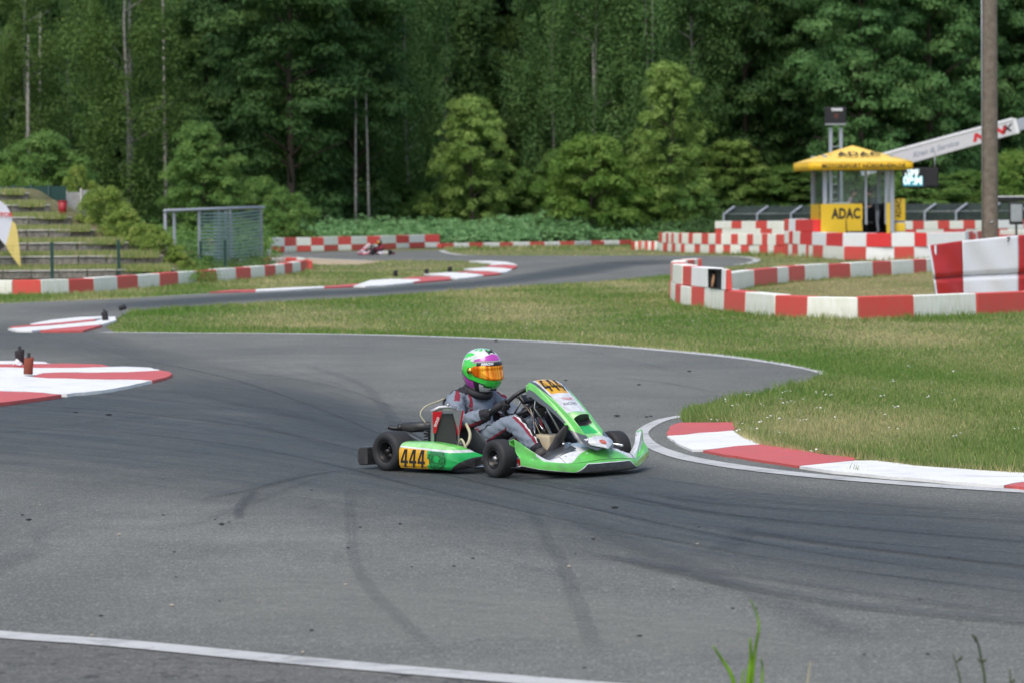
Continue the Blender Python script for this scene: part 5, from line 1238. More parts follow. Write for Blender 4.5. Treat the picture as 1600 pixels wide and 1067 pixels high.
def cr(pts, t):
    """catmull-rom through equally spaced control values"""
    n = len(pts) - 1; x = min(max(t, 0), 1) * n; i = min(int(x), n - 1); u = x - i
    P = [np.array(pts[max(0, min(n, j))], float) for j in (i-1, i, i+1, i+2)]
    return .5 * ((2*P[1]) + (P[2]-P[0])*u + (2*P[0]-5*P[1]+4*P[2]-P[3])*u*u + (P[3]-P[0]*1-3*P[2]+3*P[1])*u**3)

def fours(w, h, gap, n=3):
    """n bold block figures 4 side by side, centred on the origin"""
    mb = MB(); tot = n * w + (n - 1) * gap
    for k in range(n):
        x0 = -tot / 2 + k * (w + gap); y0 = -h / 2
        for poly in ([(.54, 0), (.82, 0), (.82, .23), (.82, .37), (.82, 1), (.54, 1), (.54, .80), (.54, .37), (.54, .23)], [(0, .23), (.54, .23), (.54, .37), (.26, .37), (0, .37)], [(.82, .23), (1, .23), (1, .37), (.82, .37)], [(0, .37), (.26, .37), (.54, .80), (.54, 1), (.42, 1)]):
            mb.add([(x0 + a * w, y0 + b * h, 0) for a, b in poly], [tuple(range(len(poly)))])
    return mb
def make_kart(Q, label, loc, rz, number='444', steer=-9, detail=True, group=None):
    t = thing('racing_kart', label, 'go kart', loc, rz, group); PK = 4 if detail else 1
    def part(mb, name, key, parent=None, **kw): return mb.build(name, [Q[k] for k in key] if isinstance(key, (list, tuple)) else Q[key], parent or t, **kw)
    # wheels
    for (x, y, rad, wd, rim_, st) in ((0, -.63, .147, .20, .078, 0), (0, .63, .147, .20, .078, 0), (1.08, -.60, .139, .135, .070, steer), (1.08, .60, .139, .135, .070, steer)):
        h = wd / 2; wh = thing('wheel', loc=(x, y, rad)); wh.parent = t; wh.rotation_euler = (0, 0, R(st)); del_ = None
        prof = [(-h*.78, rim_), (-h*.95, rim_+.012), (-h*1.0, rad*.74), (-h*.97, rad*.86), (-h*.86, rad*.955), (-h*.6, rad*.99), (0, rad), (h*.6, rad*.99), (h*.86, rad*.955), (h*.97, rad*.86), (h*1.0, rad*.74), (h*.95, rim_+.012), (h*.78, rim_)]
        mb = MB(); mb.lathe(prof, (0, 0, 0), 'Y', 48); part(mb, 'tyre', 'tyre', wh)
        s = -1 if y < 0 else 1
        mb = MB(); mb.lathe([(s*h*.80, rim_ + .002), (s*h*.86, rim_ - .002), (s*h*.80, rim_ - .010), (s*h*.2, rim_ * .78), (-s*h*.05, rim_ * .45), (-s*h*.1, .001), (-s*h*.3, .001), (-s*h*.4, rim_ * .7), (-s*h*.8, rim_ + .002)], (0, 0, 0), 'Y', 32); part(mb, 'rim', 'rim', wh)
        if detail:
            mb = MB(); mb.tube([(0, s*h*.1, 0), (0, s*h*.75, 0)], .019, 12); part(mb, 'hub', 'engine' if x == 0 else 'alu', wh)
            for k in range(3):
                a = k * 2.094 + .4; mb = MB(); mb.tube([(math.cos(a)*rim_*.5, s*h*-.05, math.sin(a)*rim_*.5), (math.cos(a)*rim_*.5, s*h*.22, math.sin(a)*rim_*.5)], .006, 6); part(mb, 'wheel_bolt', 'chrome', wh)
    # chassis
    mb = MB()
    for s in (-1, 1):
        mb.tube(smooth_line([(-.18, s*.30, .07), (.1, s*.31, .05), (.5, s*.33, .05), (.82, s*.30, .05), (1.08, s*.20, .055), (1.38, s*.17, .06)], 4), .015, 8)
        mb.tube(smooth_line([(.12, s*.33, .05), (.2, s*.58, .06), (.62, s*.58, .06), (.74, s*.34, .05)], 4), .011, 8)
        mb.tube([(.16, s*.42, .11), (.2, s*.60, .13), (.66, s*.58, .13), (.72, s*.40, .1)], .010, 8)
    mb.tube([(.0, -.36, .07), (0, .36, .07)], .015, 8); mb.tube([(.82, -.42, .07), (.82, .42, .07)], .015, 8); mb.tube([(1.38, -.17, .06), (1.38, .17, .06)], .014, 8)
    part(mb, 'frame', 'chrome')
    mb = MB(); mb.tube([(0, -.56, .14), (0, .56, .14)], .025, 12); part(mb, 'rear_axle', 'chrome')
    mb = MB(); mb.slab([(.52, -.31), (1.10, -.24), (1.40, -.16), (1.40, .16), (1.10, .24), (.52, .31)], .032, .038); part(mb, 'floor_tray', 'kblack')
    for s in (-1, 1):
        st_ = thing('stub_axle', loc=(1.08, s*.44, .13)); st_.parent = t
        mb = MB(); mb.tube([(0, 0, -.06), (0, 0, .07)], .017, 8); mb.tube([(0, 0, 0), (0, s*.12, 0)], .02, 8); mb.box((0, s*.03, .045), (.06, .07, .02)); mb.box((0, s*.03, -.045), (.06, .07, .02)); part(mb, 'spindle', 'alu', st_)
        mb = MB(); mb.tube([(-.07, 0, -.02), (-.02, s*-.38 * 1.0, .0)], .008, 6); part(mb, 'tie_rod', 'chrome', st_)
        mb = MB(); mb.box((0, s*-.03, -.03), (.05, .05, .05)); part(mb, 'calliper', 'krad', st_)
    # rear bumper: hollow moulded box
    P = []
    for k in range(25):
        y = -.69 + 1.38 * k / 24; e = abs(y) / .69; x1 = -.215 - (.0 if e < .6 else (.02 * (e-.6))); x2 = x1 - .115 - .01 * math.sin(k)*0
        P.append([(x1, y, .035), (x2 + .02, y, .03), (x2, y, .05), (x2, y, .14), (x2 + .02, y, .165), (x1, y, .168), (x1, y, .035)])
    mb = MB(); mb.grid(P, smooth=False); n = len(mb.v); mb.f += [list(range(6))[::-1], [n - 7 + j for j in range(6)]]; mb.m += [0, 0]; mb.sm += [False, False]; part(mb, 'rear_bumper', 'kblack', bevel=.008)
    for s in (-1, 1):
        mb = MB(); mb.tube([(-.1, s*.2, .08), (-.29, s*.2, .10)], .014, 8); part(mb, 'bumper_bracket', 'chrome')
    # seat
    P = []
    for i in range(13):
        u = i / 12; x = .03 + .60 * u; wl = cr([.18, .22, .245, .265, .27, .22], u); fl = cr([.44, .22, .09, .065, .07, .10], u); tp = cr([.47, .44, .36, .335, .31, .16], u); row = []
        for k in range(17):
            v = -1 + 2 * k / 16; a = abs(v)
            if a < .5: y = v / .5 * wl * .72; z = fl + .02 * (a / .5) ** 2
            else: q = (a - .5) / .5; y = math.copysign(wl * (.72 + .28 * math.sin(q * math.pi / 2)), v); z = fl + .02 + (tp - fl - .02) * (1 - math.cos(q * math.pi / 2))
            row.append((x, y, z))
        P.append(row)
    mb = MB(); mb.grid(P); o = part(mb, 'seat', 'seat'); sm = o.modifiers.new('t', 'SOLIDIFY'); sm.thickness = .008; sb_ = o.modifiers.new('s', 'SUBSURF'); sb_.levels = sb_.render_levels = 1
    # side pods
    for s in (-1, 1):
        def pod(u, v):
            x = .145 + .575 * u; cap = 1 - .0 * u; front = max(0, (u - .80) / .20)
            yo = .712 - .045 * u - .17 * front ** 2.2; zt_ = .222 + .006 * math.sin(u * 3) - .045 * u ** 3 - .065 * front ** 1.6; zb_ = .028 + .004 * u + .03 * front ** 2; yi = .43
            pts = [(yi, zb_ + .01), (yo - .05, zb_), (yo - .008, zb_ + .018), (yo, zb_ + .05), (yo + .002, zt_ - .07), (yo - .012, zt_ - .028), (yo - .04, zt_ - .006), (yo - .10, zt_ + .004), (yo - .16, zt_), (yi, zt_ - .03)]
            p = cr(pts, v); return (x, s * p[0], p[1])
        NU, NV = 60, 44; P = [[pod(i / NU, j / NV) for j in range(NV + 1)] for i in range(NU + 1)]
        def mf(u, v, x, y, z):
            if v < .13: return 1
            dia = .725 - (z - .13) * .45 if z > .13 else .725 - (.13 - z) * .9
            if x > dia + .0: 
                return 3 if (z > .148 and x < dia + .08) else 1
            if x > dia - .012: return 1
            if x < .42 + (.018 if abs(z - .09) < .02 else 0) and z < .188 - x * .03 and v < .62: return 2
            if z > .196 - .02 * u and v > .5: return 4 if v < .72 else (0 if u < .9 else 3)
            if z > .186 - .028 * u: return 3
            return 5
        mb = MB(); mb.paint(P, mf, PK, ref=(.4, s*.55, .1)); mb.add(P[0], [tuple(range(NV + 1))], 1); mb.add(P[-1], [tuple(range(NV + 1))], 1)
        o = part(mb, 'side_pod', ['green', 'kblack', 'orange', 'kwhite', 'pale', 'scuff'])
        if detail:
            mb = fours(.072, .132, .011); mb.v = [((v_[0] * (-1 if s > 0 else 1)) + v_[1] * .1 + .283, 0, v_[1] + .108) for v_ in mb.v]
            mb.v = [(x, s * (.712 - .045 * (x - .145) / .575 + .0035), z) for x, y, z in mb.v]; part(mb, 'number', 'blackt', o)
    # nose fairing
    def nose(v, u):
        a = abs(v); y = v * .67
        xf_ = cr([1.60, 1.605, 1.60, 1.565, 1.50, 1.43, 1.365], a); xc = cr([1.44, 1.44, 1.43, 1.43, 1.42, 1.37, 1.30], a); xr = cr([1.24, 1.25, 1.30, 1.34, 1.35, 1.32, 1.245], a)
        zt_ = cr([.205, .205, .19, .15, .135, .20, .285], a); zr = cr([.225, .22, .175, .13, .115, .185, .275], a); zb_ = cr([.028, .028, .03, .035, .045, .06, .085], a)
        pts = [(xf_ - .10, zb_), (xf_ - .012, zb_ + .005), (xf_, zb_ + .03), (xf_ - .012, zb_ + .075), (xf_ - .05, zb_ * .4 + zt_ * .6), (xc, zt_), ((xc + xr) / 2, (zt_ + zr) / 2 + .004), (xr, zr), (xr + .01, zr - .03)]
        p = cr(pts, u); return (p[0], y, p[1])
    NV, NU = 88, 40; P = [[nose(-1 + 2 * i / NV, j / NU) for j in range(NU + 1)] for i in range(NV + 1)]
    def mf(vv, u, x, y, z):
        v = -1 + 2 * vv; a = abs(v)
        if u < .14 + .06 * a: return 1
        if a < .32 and u < .365: return 1
        if .32 <= a < .50 and u < .365 - (a - .32) * 1.2: return 1
        if a < .50 and u < .378 - max(0, a - .32) * 1.2 + .004: return 2
        if a >= .50 and u < .152 + .06 * a: return 2
        if a < .30 and u > .82: return 5
        if a < .50:
            arc = .50 + .10 * (1 - (a / .5) ** 2)
            return 0 if u < arc else 2
        if a < .80: return 0 if u < .47 + (a - .5) * .35 else (2 if u < .86 else 1)
        if a < .97 and .50 < u < .92 and v > 0: return 2
        return 0 if u < .6 or a > .9 else 3
    mb = MB(); mb.paint(P, mf, PK, ref=(1.3, 0, .05)); nz = part(mb, 'nose_fairing', ['green', 'kblack', 'kwhite', 'pale', 'orange', 'kgrey']); sm = nz.modifiers.new('t', 'SOLIDIFY'); sm.thickness = .006; sm.offset = -1
    # joint lines on the nose
    if detail:
        mb = MB()
        for v in (-.52, .60): mb.tube([Vector(nose(v + (.06 * (u - .5) if v < 0 else 0), u)) + Vector((.0015, 0, .001)) for u in np.linspace(.36, .78, 12)], .0018, 4)
        mb.tube([Vector(nose(v, .40 + .06 * (1 - (v / .6) ** 2))) + Vector((.001, 0, .001)) for v in np.linspace(-.52, .60, 26)], .0016, 4)
        part(mb, 'joint_line', 'kblack', nz)
    if detail:
        for v_, u_ in ((-.93, .80), (-.45, .60), (.45, .60), (.93, .80), (-.2, .56), (.2, .56), (-.86, .42)):
            q = Vector(nose(v_, u_)); mb = MB(); mb.tube([q + Vector((0, 0, -.003)), q + Vector((.003, 0, .005))], .007, 8); part(mb, 'bolt', 'chrome', nz)
    # dark cowl between nose and front panel
    for s in (-1, 1):
        mb = MB(); mb.grid([[(1.13, s*.30, .09), (1.22, s*.235, .17), (1.30, s*.15, .235)], [(1.28, s*.37, .10), (1.34, s*.29, .16), (1.40, s*.19, .22)], [(1.40, s*.37, .125), (1.42, s*.30, .165), (1.46, s*.2, .205)]]); o = part(mb, 'inner_cowl', 'kgrey'); o.modifiers.new('t', 'SOLIDIFY').thickness = .006
    # front number panel
    SP = [(.875, .655), (.935, .678), (1.015, .652), (1.10, .592), (1.19, .527), (1.28, .454), (1.365, .378), (1.44, .308), (1.505, .255), (1.565, .205)]
    HWD = [.14, .152, .155, .155, .15, .145, .142, .148, .145, .075]; SK_ = [.12, .11, .092, .072, .052, .038, .030, .022, .012, .005]
    def panel(tt, w_, off=0.0):
        tc_ = min(max(tt, 0), 1); c2 = cr(SP, tc_ + .01); c1 = cr(SP, tc_ - .01); tg = c2 - c1; tg = tg / np.linalg.norm(tg); c = cr(SP, tc_) + tg * (tt - tc_) * .85; nn = np.array([-tg[1], tg[0]])
        if nn[1] < 0: nn = -nn
        hw = float(cr(HWD, tt)); sk = float(cr(SK_, tt)); a = abs(w_)
        if a < .7: y = hw * a / .7 * .93; dn = -.018 * (a / .7) ** 2
        else: q = (a - .7) / .3; y = hw * (.93 + .17 * math.sin(q * 1.3)); dn = -.018 - sk * q ** 1.3
        dn += off
        if off == 0 and a < .42:
            e = 1 - (a / .42) ** 4
            if .545 < tt < .615: dn += .028 * e * min(1, (tt - .545) / .05)
            elif .615 <= tt < .90: dn -= .045 * e * ((.90 - tt) / .285) ** .9
        return Vector((c[0] + nn[0] * dn, math.copysign(y, w_) if w_ else 0, c[1] + nn[1] * dn))
    NT, NW = 70, 44; TT = [i / NT for i in range(NT + 1)]; TT[43] = .6145; TT[44] = .622
    P = [[panel(TT[i], -1 + 2 * j / NW) for j in range(NW + 1)] for i in range(NT + 1)]
    def mf(ti, wi, x, y, z):
        tt = float(np.interp(ti * NT, range(NT + 1), TT)); w_ = -1 + 2 * wi; a = abs(w_)
        if .612 < tt <= .632 and a < .42: return 1  # scoop mouth is closed; the dark of its opening is painted in black
        if .615 < tt < .90 and a < .42: return 6 if tt < .66 else (5 if tt < .76 else 3)
        if tt > .80 + (0 if a < .42 else -.10 * (a - .42) * 2): return 4
        if a > .86: return 4 if tt < .62 else 0
        if a > .70 - max(0, tt - .25) * .5: return 0
        gw = .56 if tt < .22 else .56 - (tt - .22) * .15
        if a > gw and tt < .40 - (a - gw): return 4
        if a > gw: return 3
        if .11 < tt < .345 and a < .50 - abs(tt - .23) * .5: return 7
        if tt < .555 and a < .56: return 2
        return 3 if tt > .40 else 0
    mb = MB(); mb.paint(P, mf, PK, ref=(1.0, 0, .2)); pn = part(mb, 'front_panel', ['green', 'kblack', 'kwhite', 'pale', 'kgrey', 'dgreen', 'kblack', 'orange']); sm = pn.modifiers.new('t', 'SOLIDIFY'); sm.thickness = .006; sm.offset = -1
    def ptext(s_, size, t0, w0, key, rot=0, sx=1.0, bold=.0, sp=1.0):
        mb = text_mb(s_, size, bold, sx=sx, spacing=1.15); L = 1.0
        mb.v = [tuple(panel(t0 - y_ / L, w0 + x_ / .17, .0035)) for x_, y_, z_ in mb.v]; part(mb, 'lettering', key, pn)
    if detail:
        mb = fours(.050, .165, .008); mb.v = [tuple(panel(.235 - y_, x_ / .17, .0035)) for x_, y_, z_ in mb.v]; part(mb, 'number', 'blackt', pn); ptext('MINI', .045, .065, -.05, 'blackt', sx=.8); ptext('RACING', .035, .47, -.0, 'kgrey', sx=.8); ptext('TEAM', .04, .42, .05, 'redt', sx=.8)
        ptext('MONZA', .042, .855, -.22, 'wt', sx=.85, bold=.002); ptext('KART', .042, .855, .22, 'redt', sx=.85, bold=.004)
    if detail:
        for tt_, w_ in ((.02, -.75), (.02, .75), (.5, -.86), (.5, .86), (.86, -.6), (.86, .6), (.80, 0)):
            q = panel(tt_, w_); mb = MB(); mb.tube([q - Vector((0, 0, .002)), q + Vector((.004, 0, .005))], .006, 8); part(mb, 'bolt', 'chrome', pn)
    # badge
    bp = [panel(.93 + .095 * math.sin(a), math.cos(a) * .70 * (1 if math.sin(a) < .2 else 1 - .45 * math.sin(a)), .006) for a in np.linspace(0, 2 * math.pi, 28, endpoint=False)]
    mb = MB(); cc = sum(bp, Vector()) / len(bp); mb.add([tuple(q) for q in bp] + [tuple(cc + Vector((.003, 0, .003)))], [(i, (i + 1) % 28, 28) for i in range(28)], 0, True); bd_ = part(mb, 'badge', 'kwhite', pn); bd_.modifiers.new('t', 'SOLIDIFY').thickness = .008
    if detail:
        for s_, sz in (('S', .085), ('O', .10)):
            mb = text_mb(s_, sz, .003); N_ = Vector((.55, 0, .83)); U_ = Vector((-.83, 0, .55)); mb.v = [tuple(cc + N_ * .016 + Vector((0, 1, 0)) * x_ * .75 + U_ * y_ * .75) for x_, y_, z_ in mb.v]; part(mb, 'badge_letter', 'logo', bd_)
    # steering
    Wc = Vector((.725, 0, .505)); e1 = Vector((0, 1, 0)); e2 = Vector((.70, 0, .714)); na = e1.cross(e2)
    mb = MB(); mb.tube([Wc + (e1 * math.cos(a) * .16 + e2 * math.sin(a) * .145) for a in np.linspace(0, 2 * math.pi, 36, endpoint=False)], .0155, 10, closed=True); sw = part(mb, 'steering_wheel', 'engine')
    for a in (0, 2.1, 4.2):
        mb = MB(); mb.tube([Wc + na * -.02, Wc + (e1 * math.cos(a + .5) * .15 + e2 * math.sin(a + .5) * .135)], .008, 6); part(mb, 'spoke', 'alu', sw)
    mb = MB(); mb.box(Wc + Vector((.03, 0, .02)), (.03, .11, .075), Matrix.Rotation(R(-45), 3, 'Y')); part(mb, 'lap_timer', 'engine', sw, bevel=.006)
    mb = MB(); mb.tube([Wc + Vector((.01, 0, -.01)), (1.12, 0, .13)], .0105, 8); part(mb, 'steering_column', 'chrome')
    for s in (-1, 1):
        mb = MB(); mb.tube([(.86, s*.03, .44), (1.02, s*.16, .06)], .008, 6); part(mb, 'column_support', 'chrome')
        mb = MB(); mb.tube([(.94, s*.07, .60), (.90, s*.06, .47), (1.05, s*.05, .30)], .007, 6); part(mb, 'panel_bracket', 'chrome')
        pd = thing('pedal', loc=(1.24, s*.15, .07)); pd.parent = t
        mb = MB(); mb.tube([(0, 0, 0), (.03, 0, .08), (.07, s*-.0, .16)], .007, 6); mb.tube([(.07, -.04, .16), (.07, .04, .16)], .010, 6); mb.tube([(.0, -.05, 0), (0, .05, 0)], .012, 8); part(mb, 'pedal_arm', 'chrome', pd)
    mb = MB(); mb.box((.875, .08, .50), (.09, .09, .11), Matrix.Rotation(R(25), 3, 'Y')); mb.box((.87, .02, .44), (.07, .08, .08)); mb.tube([(.90, .1, .56), (.86, .02, .60), (.84, -.03, .55)], .007, 6); part(mb, 'battery_box', 'engine', bevel=.012)
    if detail:
        for k in range(4):
            mb = MB(); a = k * .03; mb.tube(smooth_line([(.82, -.02 + a, .46), (.9, -.05 + a, .36), (.93, -.02 + a, .26), (1.0, -.04 + a, .14)], 4), .0045, 5); part(mb, 'cable', ['brass', 'engine', 'krad', 'chrome'][k])
    mb = MB(); mb.box((.985, 0, .165), (.20, .20, .23), taper=(.88, .85)); tk = part(mb, 'fuel_tank', 'tank', bevel=.025, bseg=3)
    mb = MB(); mb.tube([(.95, 0, .28), (.95, 0, .315)], .028, 12); part(mb, 'fuel_cap', 'engine', tk)
    mb = MB(); mb.tube([(1.30, -.33, .085), (1.10, -.38, .07)], .014, 8); mb.tube([(1.38, -.34, .09), (1.10, -.05, .10)], .011, 8); mb.tube([(1.33, .35, .20), (1.05, .10, .19)], .009, 8); mb.tube([(1.1, .32, .22), (1.45, .30, .2)], .009, 8); part(mb, 'front_bumper_bar', 'chrome')
    mb = MB(); mb.tube([(1.04, -.20, .05), (1.28, -.26, .062), (1.32, -.10, .062)], .007, 6); mb.tube([(1.18, -.24, .06), (1.20, -.20, .14), (1.26, -.12, .15)], .009, 6); mb.tube([(1.22, -.2, .05), (1.25, -.18, .17), (1.3, -.08, .19)], .007, 6); part(mb, 'pedal_linkage', 'chrome')
    # radiator
    if detail:
        Rr = Matrix.Rotation(R(-38), 3, 'Z') @ Matrix.Rotation(R(6), 3, 'Y'); rc = Vector((.375, -.455, .325))
        rd = thing('radiator', loc=rc); rd.parent = t; rd.rotation_euler = Rr.to_euler(); rd.scale = (1, .80, .93)
        mb = MB(); mb.add([(.0, -.105, -.20), (.0, .105, -.20), (.0, .085, .105), (.0, -.075, .105), (-.035, -.105, -.20), (-.035, .105, -.20), (-.035, .085, .105), (-.035, -.075, .105)], [(0, 1, 2, 3), (7, 6, 5, 4), (0, 4, 5, 1), (1, 5, 6, 2), (2, 6, 7, 3), (3, 7, 4, 0)]); part(mb, 'radiator_core', 'core', rd)
        mb = MB(); mb.box((-.015, -.122, -.05), (.055, .03, .34)); mb.box((-.015, .118, -.07), (.055, .016, .30)); mb.tube([(-.01, -.14, .125), (-.01, -.06, .158), (-.01, .03, .162), (-.01, .10, .145)], .020, 10); mb.box((-.01, .04, .13), (.035, .15, .035)); part(mb, 'header_tank', 'alu', rd, bevel=.004)
        mb = MB(); mb.add([(.014, -.125, .128), (.014, -.035, .135), (.014, -.095, -.04), (.014, -.118, -.04)], [(0, 3, 2, 1)]); o = part(mb, 'side_plate', 'krad', rd); o.modifiers.new('t', 'SOLIDIFY').thickness = .004
        mb = text_mb('GOLD', .030, .001); mb.xf(Matrix.Translation((.019, -.087, .05)) @ Matrix.Rotation(R(90), 4, 'Z') @ Matrix.Rotation(R(90), 4, 'X') @ Matrix.Rotation(R(65), 4, 'Z')); part(mb, 'lettering', 'wt', o)
        mb = MB(); mb.add([(.012, .07, .128), (.012, .165, .135), (.012, .125, -.06), (.012, .105, -.06)], [(0, 3, 2, 1)]); o = part(mb, 'side_plate', 'krad', rd); o.modifiers.new('t', 'SOLIDIFY').thickness = .004
        mb = MB(); mb.add([(.017, .055, .135), (.017, .15, .142), (.017, .112, -.03), (.017, .095, .02)], [(0, 3, 2, 1)]); o = part(mb, 'cover_plate', 'alu', rd); o.modifiers.new('t', 'SOLIDIFY').thickness = .003
        mb = MB(); mb.tube([(-.01, .02, .165), (-.01, .02, .19)], .018, 10); part(mb, 'radiator_cap', 'alu', rd)
        mb = MB(); mb.tube(smooth_line([(.42, -.40, .14), (.50, -.36, .20), (.50, -.33, .28), (.44, -.32, .36)], 5), .012, 8); mb.tube(smooth_line([(.38, -.36, .14), (.46, -.38, .24), (.52, -.38, .15)], 5), .009, 8); part(mb, 'coolant_hose', 'brass')
    # engine and silencer on the right
    en = thing('engine', loc=(.20, -.36, .12)); en.parent = t
    mb = MB(); mb.box((0, 0, 0), (.22, .19, .14)); mb.tube([(0, -.10, 0), (0, -.13, 0)], .07, 18); part(mb, 'crankcase', 'alu', en, bevel=.012)
    for k in range(6):
        mb = MB(); mb.box((-.01, .0, .085 + k * .022), (.15, .15, .009)); part(mb, 'cooling_fin', 'engine', en, bevel=.003)
    mb = MB(); mb.box((-.01, 0, .14), (.11, .11, .15)); mb.tube([(-.01, 0, .21), (-.01, 0, .27)], .018, 8); mb.tube([(-.01, 0, .26), (-.03, .06, .29), (-.06, .16, .27)], .008, 6); part(mb, 'cylinder', 'engine', en, bevel=.008)
    mb = MB(); mb.tube([(.12, .05, .06), (.20, .05, .08)], .032, 12); mb.tube([(.08, .02, .20), (.19, .06, .235)], .03, 10); part(mb, 'carburettor', 'alu', en)
    sl_ = thing('silencer', loc=(.05, -.34, .315)); sl_.parent = t
    mb = MB(); mb.tube([(-.13, -.13, -.006), (.12, .09, .006)], .040, 18); part(mb, 'silencer_can', 'kblack', sl_)
    mb = MB(); mb.tube([(-.125, -.125, -.008), (-.155, -.155, -.008)], .030, 14); mb.tube(smooth_line([(-.14, -.15, -.01), (-.175, -.18, -.012), (-.205, -.20, .0)], 4), .0165, 10); part(mb, 'tail_pipe', 'engine', sl_)
    mb = MB(); mb.tube([(.10, .06, -.03), (.16, -.02, -.07), (.22, -.04, -.13)], .022, 10); mb.tube([(.02, -.04, -.045), (.12, -.06, -.06)], .014, 8); mb.tube([(.05, .03, .04), (.05, .03, -.06)], .008, 8); part(mb, 'exhaust_pipe', 'alu', sl_)
    # chain guard: long dark cover sloping forward
    mb = MB(); P0 = [(-.14, .275), (-.05, .285), (.06, .255), (.22, .20), (.30, .185), (.30, .10), (-.02, .10), (-.09, .17)]
    V = [(x, y, z) for y in (-.50, -.44) for x, z in P0]; n = 8; mb.add(V, [tuple(range(n))[::-1], tuple(range(n, 2*n))] + [(i, (i+1) % n, n + (i+1) % n, n + i) for i in range(n)]); mb.xf(Matrix.Translation((0, 0, 0))); cg = part(mb, 'chain_guard', 'kgrey', bevel=.008)
    for k in range(3):
        mb = MB(); mb.box((-.02, -.503, .17 + k * .022), (.07, .006, .008)); part(mb, 'guard_slot', 'kblack', cg)
    # overflow hose arc and bottle behind the driver
    if detail:
        mb = MB(); mb.tube(smooth_line([(.09, -.39, .345), (.055, -.41, .41), (.06, -.36, .465), (.10, -.27, .50), (.12, -.22, .52)], 6), .0055, 6); part(mb, 'breather_hose', 'brass')
        mb = MB(); mb.tube([(.12, -.21, .40), (.11, -.20, .50)], .024, 12); mb.tube([(.11, -.20, .50), (.11, -.20, .525)], .017, 10); part(mb, 'catch_bottle', 'engine')
    return t

def skin_mesh(name, verts, edges, radii, mats, level=2, root=0):
    me = bpy.data.meshes.new(name); me.from_pydata(verts, edges, []); o = bpy.data.objects.new(name, me); C.objects.link(o)
    o.modifiers.new('skin', 'SKIN'); o.modifiers['skin'].branch_smoothing = .6
    if not me.skin_vertices: me.attributes.update() if hasattr(me.attributes, 'update') else None
    sv = me.skin_vertices[0].data
    for i, r in enumerate(radii): sv[i].radius = (r, r) if isinstance(r, (int, float)) else r
    for i in range(len(verts)): sv[i].use_root = (i == root)
    s = o.modifiers.new('sub', 'SUBSURF'); s.levels = s.render_levels = level
    bpy.context.view_layer.update(); out = bpy.data.meshes.new_from_object(o.evaluated_get(bpy.context.evaluated_depsgraph_get()))
    bpy.data.objects.remove(o); bpy.data.meshes.remove(me); out.name = name
    out.materials.clear()
    for mt in mats: out.materials.append(mt)
    out.polygons.foreach_set('use_smooth', [True] * len(out.polygons)); return out

